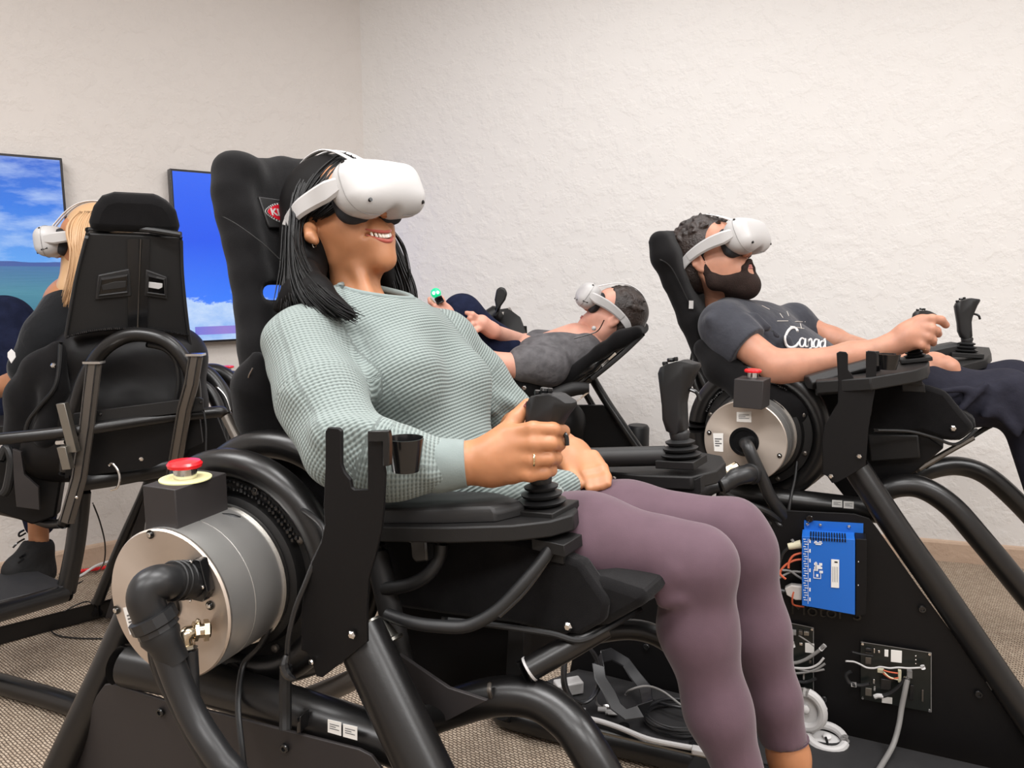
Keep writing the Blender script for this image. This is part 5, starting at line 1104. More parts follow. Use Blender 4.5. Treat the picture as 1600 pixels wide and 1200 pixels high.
def headset(name_label, Mx, s=1.0, hair=0.0, sink=0.0, side=1):
    """white headset in the head's own frame; parts share mesh data between the four"""
    t = thing('vr_headset', name_label, 'headset', Mx.translation, 'white headsets worn by the four people')
    def put(nm, key, fn, m, par):
        if key not in HS: o = fn(); HS[key] = o.data
        else: o = bpy.data.objects.new(nm, HS[key]); COL.objects.link(o)
        o.name = nm; o.parent = par; W_ = Mx@Matrix.Scale(s, 4)
        o.matrix_parent_inverse = Matrix.Identity(4)
        o.matrix_basis = (Matrix.Translation(-t.location)@W_) if par is t else Matrix.Identity(4)
        return o
    vis = [BX((.133, 0, .018), (.036, .094, .050), .034, k=.004), EL((.118, 0, .018), (.055, .092, .047), k=.02),
           EL((.10, 0, -.047), (.075, .023, .026), k=.012, op='-'), EL((.06, 0, .01), (.045, .085, .07), k=.006, op='-')]
    b = put('visor', 'visor', lambda: soft('visor', vis, .0026, 'white_plastic', None, relax=3), None, t)
    def foam():
        Vt, Fc = soft('f', [BX((.090, 0, .014), (.022, .082, .047), .03, k=.004), EL((.10, 0, -.05), (.06, .024, .030), k=.01, op='-'), EL((.045, 0, .0), (.052, .068, .09), k=.004, op='-')], .003, 'foam', raw=True)
        return from_np('f', Vt, Fc, 'foam')
    put('face_cushion', 'foam', foam, None, t)
    G_, lo_, vx_ = HS.get('grid') or sdf_grid(vis, .0026); HS['grid'] = (G_, lo_, vx_)
    def march(o, d, r0=.12):                               # outermost point of the shell along a ray from inside
        r = r0
        while r > .004:
            ix = tuple(np.clip(((np.array(o+d*r)-lo_)/vx_).round().astype(int), 0, np.array(G_.shape)-1))
            if G_[ix] < .0012: break
            r -= .0004
        return o+d*r
    def seam():
        pts = []
        for i in range(80):
            g = -math.pi/2+.52+(2*math.pi-1.04)*i/79; pts.append(march(V(.137, 0, .018), V(0, math.cos(g), math.sin(g))))
        for _ in range(3): pts = [pts[0]]+[(pts[i-1]+pts[i]*2+pts[i+1])/4 for i in range(1, 79)]+[pts[79]]
        return MB().tube(pts, .0008, 6, sub=1).build('seam', 'seam_grey')
    put('faceplate_seam', 'seam', seam, None, t)
    for k, (oy, oz, d) in enumerate(((.062, -.012, V(1, .12, -.16)), (-.062, -.012, V(1, -.12, -.16)), (.060, .03, V(.55, .5, .75)), (-.060, .03, V(.55, -.5, .75)))):
        d = d.normalized(); c_ = march(V(.12, oy, oz), d)
        put('tracking_camera', 'cam%d' % k, lambda: MB().lathe(c_-d*.004, d, [(0, .0034), (.0046, .0034), (.0046, .0022)], 16).build('c', 'lens_black'), None, t)
    for sg in (1, -1):
        H = hair
        pth = [V(.128, sg*.093, .024), V(.10, sg*.0985, .025), V(.06, sg*.098, .029), V(.02, sg*(.092+H), .028), V(-.02, sg*(.088+H), .022)]
        put('strap_arm', 'arm%d%.3f' % (sg, H), lambda: MB().ribbon(pth, Z, [.028, .038, .036, .033, .03], .010, 5).build('a', 'white_plastic'), None, t)
        p2 = [V(-.015, sg*(.089+H), .023), V(-.05, sg*(.080+H), .012), V(-.085, sg*(.060+H*.8), -.010), V(-.110-H, sg*.03, -.026), V(-.117-H, 0, -.03)]
        put('rear_strap', 'rear%d%.3f' % (sg, H), lambda: MB().ribbon(p2, Z, [.03, .028, .022, .02, .02], .004, 5).build('a', 'white_cloth'), None, t)
        if sg > 0: put('port_slot', 'port%d' % sg, lambda: MB().tube([V(.122, sg*.0935, -.005), V(.142, sg*.0925, -.010)], .0022, 8).build('a', 'lens_black'), None, t)
    def top():
        H = hair; mb = MB(); 
        for o_ in (-.009, .009):
            mb.ribbon([V(-.117-H, o_*1.0, -.02), V(-.121-H, o_, .03), V(-.095, o_, .10+H), V(-.04, o_, .137+H), V(.02, o_*1.1, .138+H), V(.07, o_*1.6, .112+H), V(.125, o_*1.7, .064)], V(0, 1, 0), .013, .0035, 5)
        return mb.build('a', 'white_cloth')
    put('top_strap', 'top%.3f' % hair, top, None, t)
    return t
def hand_local(curl=(.5, .5, .5, .5), thumb=.3, spread=.06, L=1.0, left=False):
    """hand along +x, thumb towards +y, back of the hand +z"""
    q = [BX((.045, 0, 0), (.045, .040, .013), .012, k=.015), RC((.0, 0, 0), (.03, .0, 0), .024, .03, .02, flat=((0, 0, 1), 1.5)), EL((.03, .026, -.008), (.032, .016, .014), k=.015)]
    W_ = [(.088, .030, .040, .0088), (.092, .010, .045, .009), (.088, -.010, .041, .0085), (.080, -.029, .032, .0075)]
    for i, (x, y, l, r) in enumerate(W_):
        p = V(x, y, .002); a = 0; yaw = (1.5-i)*spread; c = curl[i]; q.append(RC((.045, y*.8, .0), p, r*1.05, r*1.05, .012))
        for k, (f, m_) in enumerate(((1, .55), (.62, 1.0), (.48, .8))):
            a += c*m_*1.3; d = V(math.cos(a)*math.cos(yaw), math.cos(a)*math.sin(yaw), -math.sin(a)); n = p+d*l*f*1.0
            q.append(RC(p, n, r*(1-.06*k), r*(.96-.08*k), .003)); p = n
    a = V(.018, .032, -.006); b = a+V(.030, .030-.02*thumb, -.010-.015*thumb); c = b+V(.030, .010-.03*thumb, -.006-.016*thumb); e = c+V(.022, -.004-.02*thumb, -.004-.008*thumb)
    q += [RC(a, b, .014, .0115, .014), RC(b, c, .0112, .010, .004), RC(c, e, .010, .0085, .004)]
    if left: q = [((p[0], p[1]*[1, -1, 1], p[2]*[1, -1, 1])+p[3:7]+((p[7] and ((p[7][0][0], -p[7][0][1], p[7][0][2]), p[7][1])),)) if p[0] == 'rc' else (p[0], p[1]*[1, -1, 1])+p[2:] for p in q]
    return q
def hframe(o, x, z):
    x = x.normalized(); z = (z-x*z.dot(x)).normalized(); m = Matrix((x, z.cross(x), z)).transposed().to_4x4(); m.translation = o; return m
def join_np(parts):
    Vs = []; Fs = []; o = 0
    for a, b in parts: Vs.append(a); Fs.append(b+o); o += len(a)
    return np.concatenate(Vs), np.concatenate(Fs)
def body_mesh(par, groups, m):                             # several resolutions of one skin, overlapping inside the clothes
    ps = [soft('x', pr, vx, m, raw=True, relax=rl) for pr, vx, rl in groups]
    return from_np('body', *join_np(ps), m, par)
def strands(name, guides, n, r, m, par, jit=.006, seed=1, npt=9, wav=0):
    rnd = random.Random(seed); mb = MB(); G_ = [smooth_path([P(*q) for q in g], 5) for g in guides]
    def at(g, t): x = t*(len(g)-1); i = min(int(x), len(g)-2); return g[i].lerp(g[i+1], x-i)
    for _ in range(n):
        i = rnd.randrange(len(G_)-1); w = rnd.random(); off = V(rnd.gauss(0, 1), rnd.gauss(0, 1), rnd.gauss(0, 1))*jit; e = rnd.uniform(.86, 1.0); ph = rnd.random()*6
        pts = [at(G_[i], t*e).lerp(at(G_[i+1], t*e), w)+off*(.5+.8*t)+V(math.sin(ph+t*5), 0, 0)*wav*t for t in [k/(npt-1) for k in range(npt)]]
        mb.tube(pts, [r*.6, r, r, r*.8, r*.25], 5, sub=2)
    return mb.build(name, m, par, kind='stuff', ang=180)

def field(prims, Vt):
    g = np.full(len(Vt), 10.)
    for p in prims:
        if p[6] == '+':
            d = sdf_eval(p, Vt[:, 0], Vt[:, 1], Vt[:, 2]); k = max(p[5], 1e-5); h = np.clip(.5+.5*(g-d)/k, 0, 1); g = g+(d-g)*h-k*h*(1-h)
    return g
def RIM(prims, cut, o, r, m, nm, nb=30):                   # a rolled band along the edge an opening leaves in a garment
    n = len(o.data.vertices); co = np.zeros(n*3, np.float32); o.data.vertices.foreach_get('co', co); co = co.reshape(-1, 3).astype(float)
    e = np.abs(sdf_eval(cut, co[:, 0], co[:, 1], co[:, 2])); f = np.abs(field(prims, co)); q = co[(e < .005) & (f < .006)]
    if len(q) < 20: return
    c = q.mean(0); u, s_, vt = np.linalg.svd(q-c, full_matrices=False); a = np.arctan2((q-c)@vt[1], (q-c)@vt[0]); b = ((a+np.pi)/(2*np.pi)*nb).astype(int) % nb
    pts = [q[b == i].mean(0) for i in range(nb) if (b == i).any()]; pts = np.array(pts)
    for _ in range(7): pts = (np.roll(pts, 1, 0)+pts*2+np.roll(pts, -1, 0))/4
    MB().tube([V(*p) for p in pts], r, 10, closed=True).build(nm, m, o, ang=80)
# ------------------------------------------------------------------ the woman in front
W1 = thing('person', 'woman in grey-green knitted sweater and mauve leggings, smiling, gripping a black stick', 'person', P(760, 830, 1.25))
HA = head_frame(P(533, 350, 1.33), 37, 22, 3)
sA = .90
def q3(*l): return [P(*a) for a in l]
skin = [RC(P(568, 510, 1.29), P(500, 540, 1.18), .03, .035, .04), RC(P(568, 515, 1.30), P(670, 535, 1.38), .03, .035, .04),
        RC(P(610, 590, 1.28), P(640, 700, 1.28), .08, .09, .05), RC(P(640, 700, 1.27), P(730, 800, 1.26), .10, .10, .05)]
headp = xf(head_local(False, True), HA, sA)+[RC(P(483, 358, 1.262), P(486, 370, 1.248), .011, .010, .006), RC(P(486, 370, 1.248), P(492, 376, 1.245), .010, .0075, .005), RC(P(481, 350, 1.27), P(490, 358, 1.26), .006, .004, .006)]
neck = [RC(P(545, 395, 1.33), P(566, 500, 1.30), .040, .043, .02), RC(P(568, 500, 1.29), P(585, 530, 1.28), .043, .04, .04), RC(P(558, 420, 1.275), P(592, 500, 1.245), .007, .009, .02), RC(P(566, 505, 1.25), P(540, 500, 1.22), .01, .01, .03)]
arms = [RC(P(478, 545, 1.14), P(540, 695, 1.04), .04, .035, .02), RC(P(540, 695, 1.04), P(700, 726, 1.03), .034, .026, .02), RC(P(700, 726, 1.03), P(748, 722, 1.03), .0265, .026, .02),
        RC(P(700, 540, 1.39), P(786, 650, 1.42), .04, .034, .02), RC(P(786, 650, 1.42), P(880, 700, 1.33), .034, .026, .02)]
legs = [RC(P(775, 834, 1.17), P(1085, 868, 1.045), .055, .035, .03), RC(P(1090, 880, 1.045), P(1088, 980, 1.06), .035, .038, .02), RC(P(1088, 980, 1.06), P(1120, 1110, 1.06), .038, .032, .02), RC(P(1120, 1110, 1.06), P(1165, 1230, 1.06), .032, .026, .02), RC(P(800, 808, 1.3), P(1148, 826, 1.16), .065, .038, .03), RC(P(1156, 835, 1.165), P(1210, 1080, 1.18), .036, .031, .02), RC(P(1210, 1080, 1.18), P(1232, 1180, 1.19), .031, .030, .02), RC(P(1232, 1180, 1.19), P(1245, 1270, 1.2), .030, .028, .02),
        RC(P(1245, 1270, 1.2), P(1320, 1310, 1.15), .03, .022, .02, flat=((0, 0, 1), 1.3)), RC(P(1165, 1230, 1.06), P(1170, 1300, 1.06), .028, .028, .02), RC(P(1170, 1300, 1.06), P(1260, 1345, 1.02), .03, .022, .02)]
# right hand closed round the stick (traced joint by joint)
h = [RC(P(742, 723, 1.035), P(780, 712, 1.025), .026, .028, .02, flat=(tuple(FW), 1.25)), RC(P(775, 720, 1.025), P(800, 690, 1.022), .027, .019, .02), RC(P(775, 728, 1.028), P(800, 732, 1.022), .025, .017, .02), RC(P(785, 705, 1.025), P(802, 712, 1.02), .026, .020, .02)]
def fing(pts, rs, k=.004): return [RC(P(*pts[i]), P(*pts[i+1]), rs[i], rs[i+1], k if i else .012) for i in range(len(pts)-1)]
h += fing([(804, 676, 1.012), (833, 670, .996), (864, 671, 1.0), (880, 674, 1.022), (876, 677, 1.045)], [.0112, .0102, .0096, .0088, .008])
h += fing([(804, 697, 1.008), (834, 694, .991), (860, 693, .996), (874, 694, 1.02), (868, 697, 1.045)], [.0112, .0102, .0096, .0088, .008])
h += fing([(804, 719, 1.008), (832, 719, .993), (856, 717, .998), (869, 716, 1.02), (862, 719, 1.042)], [.0108, .0100, .0092, .0085, .008])
h += fing([(802, 740, 1.014), (828, 742, .997), (850, 739, 1.002), (861, 735, 1.022), (853, 737, 1.04)], [.0102, .0094, .0086, .008, .0075])
h += fing([(776, 706, 1.025), (790, 678, 1.025), (806, 654, 1.035), (824, 632, 1.045)], [.019, .0135, .0115, .0088])
# left hand resting on the lap
hl = [RC(P(862, 696, 1.335), P(892, 712, 1.29), .026, .03, .02), RC(P(892, 712, 1.29), P(922, 733, 1.25), .033, .026, .02, flat=((0, 0, 1), 1.3))]
for i, (x, y) in enumerate(((912, 736), (922, 734), (932, 732), (940, 728))): hl += [RC(P(x-12, y-16, 1.26), P(x+2, y+4, 1.225), .010, .009, .008), RC(P(x+2, y+4, 1.225), P(x+8, y+18, 1.21), .009, .008, .004), RC(P(x+8, y+18, 1.21), P(x+9, y+28, 1.20), .008, .007, .004)]
hl += [RC(P(885, 720, 1.27), P(893, 745, 1.23), .012, .010, .01), RC(P(893, 745, 1.23), P(905, 758, 1.21), .010, .008, .004)]
bodyA = body_mesh(W1, [(skin+arms[:1]+arms[3:4]+legs, .006, 2), (headp+neck, .0022, 2), (arms[1:3]+h, .0022, 2), (arms[4:5]+hl, .0025, 2)], 'skin_w')
mouth_parts(HA, sA, bodyA, True)
MB().tube([P(833+1.5*math.sin(g), 718.5+12.2*math.cos(g), .992-.0115*math.sin(g)) for g in [math.pi*k/8 for k in range(9)]], .0015, 8, sub=2).build('ring', 'gold', W1)
MB().tube([P(491+3*math.cos(g), 381+5.5*math.sin(g), 1.25+.003*math.sin(g)) for g in [k*2*math.pi/14 for k in range(14)]], .0009, 6, closed=True).build('earring', 'chrome', W1)
for pts in ([(826, 630, 1.036), (821, 637, 1.034)],): MB().tube([P(*p) for p in pts], .0045, 8).build('thumb_nail', 'lip_b', bodyA)
# sweater
body_ch = [tuple(P(560, 480, 1.27)), tuple(P(740, 800, 1.22))]
RA = [P(468, 540, 1.14), P(500, 620, 1.08), P(540, 698, 1.03)]; RF = [P(540, 700, 1.03), P(610, 722, 1.025), P(690, 726, 1.03)]
LA = [P(700, 535, 1.39), P(745, 590, 1.42), P(790, 645, 1.43)]
sw = [RC(P(560, 560, 1.27), P(655, 590, 1.34), .105, .095, .06), RC(P(590, 570, 1.27), P(635, 690, 1.27), .118, .115, .06), RC(P(635, 690, 1.27), P(700, 775, 1.25), .115, .10, .06), RC(P(640, 620, 1.32), P(690, 720, 1.30), .10, .085, .05),
      EL(P(625, 590, 1.165), .062, k=.05), EL(P(715, 600, 1.29), .055, k=.05), RC(P(560, 516, 1.29), P(488, 534, 1.18), .055, .054, .05), RC(P(590, 520, 1.30), P(690, 530, 1.38), .055, .05, .05), RC(P(570, 512, 1.30), P(600, 560, 1.28), .07, .09, .05),
      RC(RA[0], RA[1], .056, .060, .035), RC(RA[1], RA[2], .060, .058, .02), RC(LA[0], LA[1], .05, .05, .03), RC(LA[1], LA[2], .052, .05, .03),
      RC(RF[0], RF[1], .054, .047, .016), RC(RF[1], RF[2], .048, .036, .03), RC(P(548, 690, 1.03), P(600, 690, 1.0), .035, .03, .012), RC(P(800, 640, 1.42), P(775, 655, 1.42), .03, .03, .02),
      RC(P(660, 765, 1.16), P(790, 765, 1.15), .055, .05, .04), RC(P(780, 765, 1.2), P(880, 762, 1.2), .05, .028, .03), EL(P(820, 772, 1.12), (.06, .06, .022), k=.03),
      EL(P(585, 466, 1.27), (.066, .066, .046), k=.006, op='-')]
sw_cut = sw[-1]
# gathered folds near elbow and waist
for i, (x0, y0, x1, y1, d, r) in enumerate(((500, 668, 560, 662, .985, .010), (505, 684, 575, 672, .98, .009), (600, 690, 650, 684, .985, .010), (640, 700, 668, 740, .99, .008), (470, 620, 500, 660, 1.03, .01), (745, 590, 770, 640, 1.37, .01), (730, 600, 800, 630, 1.375, .009))):
    sw.append(RC(P(x0, y0, d), P(x1, y1, d), r, r*.7, .02))
def crumple(Vt):                                            # soft lengthwise folds in the knit
    out = Vt.copy(); c = np.array(P(600, 640, 1.24))
    for i, p in enumerate(Vt):
        q = V(*p); w = mnoise.noise(V(q.x*9, q.y*9, q.z*26+q.x*8))+.5*mnoise.noise(V(q.x*30+3, q.y*20, q.z*30)); n = V(q.x-c[0], q.y-c[1], 0); n = n.normalized() if n.length > .02 else n
        out[i] = p+np.array(n*(.0036*w))
    return out
swo = soft('sweater', sw, .0042, 'knit', W1, relax=3, disp=crumple); RIM(sw, sw_cut, swo, .0055, 'knit_plain', 'neckband')
limb_attr(swo, [(body_ch, .11, 0, tuple(FW)), ([tuple(p) for p in RA], .056, 1, tuple(FW)), ([tuple(p) for p in RF], .045, .6, tuple(FW)), ([tuple(p) for p in LA], .05, .3, tuple(FW))])
def cuff(pts, rs, nm, par): return MB().tube([P(*p) for p in pts], rs, 36, sub=5).build(nm, 'knit_plain', par, ang=80)
cuff([(672, 727, 1.03), (690, 727, 1.03), (715, 725, 1.03), (728, 724, 1.03)], [.036, .0385, .036, .0335, .0325], 'cuff', swo)
# plain knit neckband following the neckline

# ------------------------------------------------------------------ leggings
lg = [RC(P(700, 790, 1.36), P(775, 834, 1.17), .085, .072, .04), RC(P(775, 834, 1.17), P(920, 846, 1.10), .074, .067, .04), RC(P(920, 848, 1.09), P(1088, 872, 1.045), .067, .045, .03), RC(P(1040, 868, 1.06), P(1094, 885, 1.045), .047, .045, .02),
      RC(P(1094, 885, 1.045), P(1090, 980, 1.06), .045, .0505, .03), RC(P(1090, 980, 1.06), P(1122, 1110, 1.06), .0505, .042, .03), RC(P(1122, 1110, 1.06), P(1165, 1235, 1.06), .042, .033, .03),
      RC(P(700, 800, 1.3), P(800, 812, 1.3), .09, .078, .04), RC(P(800, 812, 1.3), P(980, 812, 1.22), .078, .058, .04), RC(P(980, 812, 1.22), P(1145, 826, 1.165), .058, .044, .03), RC(P(1145, 826, 1.165), P(1162, 860, 1.165), .045, .045, .02),
      RC(P(1162, 860, 1.165), P(1180, 985, 1.18), .045, .048, .03), RC(P(1180, 985, 1.18), P(1208, 1090, 1.185), .048, .040, .03), RC(P(1208, 1090, 1.185), P(1230, 1180, 1.19), .040, .0345, .02)]
for (x0, y0, x1, y1) in ((1034, 926, 1060, 902), (1028, 912, 1048, 888), (1034, 944, 1062, 938)): lg.append(RC(P(x0, y0, 1.022), P(x1, y1, 1.010), .004, .003, .02))
hem0 = P(1228, 1158, 1.19); hemn = (P(1236, 1200, 1.19)-P(1225, 1140, 1.19)).normalized()
far_c = np.array(P(1228, 1158, 1.19)); hn = np.array(hemn)
tq, tr_, _ = basis(hemn)
lg.append(BX(P(1228, 1158, 1.19)+hemn*.03, (.05, .05, .03), .001, R=[tuple(tq), tuple(tr_), tuple(hemn)], k=.001, op='-'))
lgo = soft('leggings', lg, .0045, 'leggings', W1, relax=2)
MB().tube([hem0-hemn*.004, hem0-hemn*.001], .0355, 36).build('hem', 'leggings', lgo)

# ------------------------------------------------------------------ her hair
hc = xf([EL((-.016, 0, .05), (.103, .084, .092), k=.01), EL((-.062, 0, -.01), (.058, .078, .08), k=.02), EL((.138, 0, -.03), (.09, .12, .13), k=.012, op='-'), EL((.055, 0, -.09), (.06, .066, .09), k=.01, op='-')], HA, sA)
hairm = [RC(P(478, 330, 1.32), P(472, 410, 1.29), .034, .032, .03), RC(P(476, 410, 1.28), P(478, 465, 1.23), .036, .032, .03), RC(P(478, 420, 1.22), P(494, 455, 1.17), .018, .022, .02), RC(P(494, 455, 1.17), P(545, 490, 1.13), .022, .010, .02), RC(P(472, 455, 1.22), P(510, 488, 1.15), .026, .016, .02),
         RC(P(486, 380, 1.32), P(530, 400, 1.4), .045, .04, .03), RC(P(590, 400, 1.40), P(615, 455, 1.38), .026, .022, .02), RC(P(615, 455, 1.38), P(630, 492, 1.34), .02, .011, .02), RC(P(530, 400, 1.4), P(595, 430, 1.42), .045, .03, .03), RC(P(436, 480, 1.22), P(470, 460, 1.2), .010, .026, .02)]
hairo = soft('hair', hc+hairm, .0035, 'hair_mass', W1, relax=2)
strands('hair_strands', [[(520, 246, 1.36), (480, 262, 1.35), (455, 300, 1.33), (450, 360, 1.29), (448, 410, 1.25), (440, 450, 1.22), (430, 490, 1.2)],
                         [(530, 243, 1.33), (492, 262, 1.30), (466, 300, 1.27), (460, 360, 1.24), (462, 420, 1.19), (474, 462, 1.15), (500, 498, 1.13)],
                         [(542, 243, 1.31), (508, 262, 1.275), (482, 300, 1.265), (464, 350, 1.26), (466, 400, 1.21), (500, 462, 1.14), (556, 500, 1.11)],
                         [(552, 246, 1.30), (528, 264, 1.268), (504, 300, 1.258), (478, 335, 1.26), (466, 372, 1.25), (482, 430, 1.18), (530, 478, 1.12), (566, 494, 1.11)]], 420, .0019, 'hair_black', hairo, jit=.0035, seed=3)
strands('hair_strands', [[(545, 243, 1.30), (520, 258, 1.27), (496, 285, 1.257), (474, 315, 1.26), (456, 340, 1.28)], [(556, 250, 1.285), (545, 270, 1.262), (522, 300, 1.25), (500, 325, 1.252), (482, 340, 1.26)], [(560, 262, 1.275), (552, 285, 1.256), (536, 315, 1.247), (518, 332, 1.25), (500, 342, 1.255)]], 170, .0015, 'hair_black', hairo, jit=.002, seed=13)
strands('hair_strands', [[(600, 395, 1.39), (600, 430, 1.38), (606, 465, 1.35), (616, 500, 1.31)], [(614, 390, 1.4), (626, 425, 1.38), (638, 460, 1.34), (638, 502, 1.30)], [(612, 370, 1.4), (626, 405, 1.4), (642, 450, 1.36), (646, 494, 1.31)]], 170, .0019, 'hair_black', hairo, jit=.0035, seed=5)
strands('hair_strands', [[(612, 360, 1.36), (626, 385, 1.36), (636, 415, 1.36), (640, 450, 1.36)], [(616, 362, 1.36), (632, 385, 1.36), (639, 420, 1.36), (641, 452, 1.36)]], 9, .0008, 'hair_black', hairo, jit=.002, seed=8)
HV = HA.copy(); HV.translation = HA.translation-HA.to_3x3()@Z*.009-RT*.005
headset('white headset with dark face cushion worn by the smiling woman', HV, .915, hair=.010)

# ------------------------------------------------------------------ the bearded man
W2 = thing('person', 'bearded man in dark grey T-shirt and navy trousers lying back in his seat', 'person', P(1400, 620, 2.1))
HB = head_frame(P(1111, 409, 2.16), 40, 25, 0)
hb = xf(head_local(True), HB, .97)
nk = [RC(P(1118, 425, 2.16), P(1140, 480, 2.2), .05, .055, .03)]
tor = [RC(P(1160, 545, 2.17), P(1240, 600, 2.18), .08, .09, .05), RC(P(1160, 550, 2.2), P(1320, 620, 2.2), .08, .06, .05), RC(P(1132, 480, 2.2), P(1155, 545, 2.2), .05, .07, .04)]
arB = [RC(P(1140, 520, 2.03), P(1215, 575, 1.95), .045, .038, .03), RC(P(1212, 572, 1.95), P(1240, 572, 1.94), .038, .039, .02), RC(P(1240, 572, 1.94), P(1330, 556, 1.90), .039, .031, .03), RC(P(1330, 556, 1.90), P(1398, 538, 1.88), .031, .0245, .03),
       RC(P(1255, 510, 2.32), P(1300, 532, 2.32), .04, .036, .03), RC(P(1300, 532, 2.32), P(1430, 572, 2.08), .036, .027, .03)]
lgB = [RC(P(1360, 640, 2.05), P(1560, 620, 1.97), .07, .055, .03), RC(P(1400, 620, 2.3), P(1560, 610, 2.2), .07, .055, .03)]
hR = [RC(P(1394, 538, 1.885), P(1425, 522, 1.87), .027, .03, .02), RC(P(1420, 520, 1.87), P(1440, 505, 1.86), .028, .022, .02), RC(P(1415, 530, 1.87), P(1435, 530, 1.86), .026, .02, .02)]
hR += fing([(1436, 503, 1.855), (1456, 498, 1.835), (1470, 500, 1.84), (1478, 508, 1.85)], [.0125, .0115, .0105, .009])
hR += fing([(1438, 512, 1.85), (1455, 514, 1.83), (1463, 517, 1.84), (1466, 522, 1.86)], [.012, .0115, .0105, .0095])
hR += fing([(1436, 523, 1.85), (1450, 527, 1.832), (1457, 531, 1.84), (1458, 536, 1.86)], [.0115, .011, .010, .009])
hR += fing([(1430, 534, 1.855), (1440, 539, 1.84), (1447, 543, 1.845), (1447, 548, 1.86)], [.0105, .010, .009, .0085])
hR += fing([(1408, 528, 1.9), (1430, 508, 1.92), (1447, 500, 1.92)], [.018, .012, .0095])
hL = [RC(P(1430, 572, 2.08), P(1460, 570, 2.04), .027, .033, .02), RC(P(1455, 572, 2.04), P(1482, 575, 2.0), .032, .028, .02)]
for x, y, x2, y2 in ((1480, 562, 1494, 580), (1482, 570, 1498, 588), (1476, 576, 1490, 590), (1468, 580, 1482, 590)): hL += [RC(P(x, y, 2.0), P(x2, y2, 1.985), .0115, .010, .006), RC(P(x2, y2, 1.985), P(x2-4, y2+6, 1.99), .010, .009, .004)]
hL += [RC(P(1448, 578, 2.02), P(1464, 592, 1.98), .015, .011, .01), RC(P(1464, 592, 1.98), P(1480, 594, 1.97), .011, .009, .004)]
bodyB = body_mesh(W2, [(tor+arB+lgB+nk, .006, 2), (hb+nk, .003, 2), (arB[3:4]+hR, .003, 2), (arB[5:6]+hL, .003, 2)], 'skin_b')
mouth_parts(HB, .97, bodyB, False)
brd = []
for s in (1, -1):
    brd += [RC((.004, s*.062, -.028), (.014, s*(.058), -.070), .014, .020, .02), RC((.014, s*.058, -.070), (.065, s*.026, -.112), .020, .021, .02), RC((.02, s*.056, -.064), (.07, s*.034, -.084), .014, .014, .02), RC((.05, s*.043, -.078), (.08, s*.026, -.09), .015, .016, .02), RC((.104, s*.003, -.049), (.094, s*.028, -.066), .0075, .008, .008), RC((.092, s*.028, -.064), (.088, s*.026, -.09), .007, .010, .01), RC((.008, s*.071, .012), (.008, s*.066, -.03), .006, .011, .01)]
brd += [EL((.082, 0, -.108), (.026, .032, .026), k=.02), RC((.03, 0, -.11), (.07, 0, -.118), .03, .026, .03), EL((.107, 0, -.064), (.014, .015, .0065), k=.003, op='-')]
soft('beard', xf(brd, HB, .985), .003, 'beard', W2, relax=2, disp=None)
rh = random.Random(4)
hcB = [EL((-.016, 0, .052), (.102, .082, .088), k=.01), EL((-.055, 0, .0), (.056, .076, .075), k=.03)]
for _ in range(90):
    a = rh.uniform(-2.2, 2.2); b = rh.uniform(.35, 1.3); c = V(-.016+.1*math.cos(a)*math.cos(b), .082*math.sin(a)*math.cos(b), .05+.09*math.sin(b)); hcB.append(RC(c, c+V(rh.uniform(-.02, .02), rh.uniform(-.015, .015), rh.uniform(-.003, .006)), .0075, .004, .004))
hcB += [EL((.130, 0, -.03), (.070, .12, .105), k=.01, op='-'), EL((.03, 0, -.1), (.08, .1, .09), k=.01, op='-')]
soft('hair', xf(hcB, HB, .97), .003, 'hair_brown', W2, relax=1)
tee = [RC(P(1152, 524, 2.15), P(1225, 585, 2.16), .105, .112, .05), RC(P(1190, 532, 2.22), P(1250, 575, 2.24), .105, .108, .05), RC(P(1225, 580, 2.16), P(1330, 625, 2.16), .115, .11, .05), RC(P(1140, 496, 2.12), P(1132, 508, 2.07), .05, .06, .04), RC(P(1175, 500, 2.22), P(1240, 506, 2.33), .05, .052, .04),
       RC(P(1130, 508, 2.06), P(1168, 540, 2.0), .063, .058, .03), RC(P(1240, 502, 2.33), P(1262, 518, 2.33), .055, .048, .03), RC(P(1145, 545, 2.05), P(1190, 600, 2.03), .05, .06, .05), EL(P(1143, 449, 2.17), (.062, .062, .042), k=.006, op='-')]
tee_cut = tee[-1]
for x0, y0, x1, y1, d in ((1165, 500, 1200, 540, 2.0), (1180, 495, 1215, 525, 2.02), (1110, 500, 1135, 525, 2.02), (1230, 530, 1245, 560, 2.03), (1196, 545, 1200, 560, 2.0)): tee.append(RC(P(x0, y0, d), P(x1, y1, d), .011, .007, .02))
sl0 = np.array(P(1165, 534, 2.0)); sln = np.array((P(1215, 578, 1.95)-P(1140, 518, 2.03)).normalized())
ta, tb, tn_ = basis(V(*sln)); tee.append(BX(V(*sl0)+tn_*.072, (.075, .075, .06), .002, R=[tuple(ta), tuple(tb), tuple(tn_)], k=.002, op='-'))
teo = soft('t_shirt', tee, .004, 'tee_grey', W2, relax=2)
from mathutils.bvhtree import BVHTree
dgx = bpy.context.evaluated_depsgraph_get(); bvh = BVHTree.FromPolygons([v.co for v in teo.data.vertices], [tuple(p.vertices) for p in teo.data.polygons])
def proj(co):
    d = (co-CAMP).normalized(); h_ = bvh.ray_cast(CAMP, d); 
    if h_[0] is None: h_ = bvh.find_nearest(co)
    return h_[0]+h_[1]*.0012 if h_[1].dot(d) < 0 else h_[0]-h_[1]*.0012-d*.001
xt = (P(1290, 548, 2.0)-P(1226, 530, 2.0)); yt = P(1240, 510, 2.0)-P(1236, 545, 2.0)
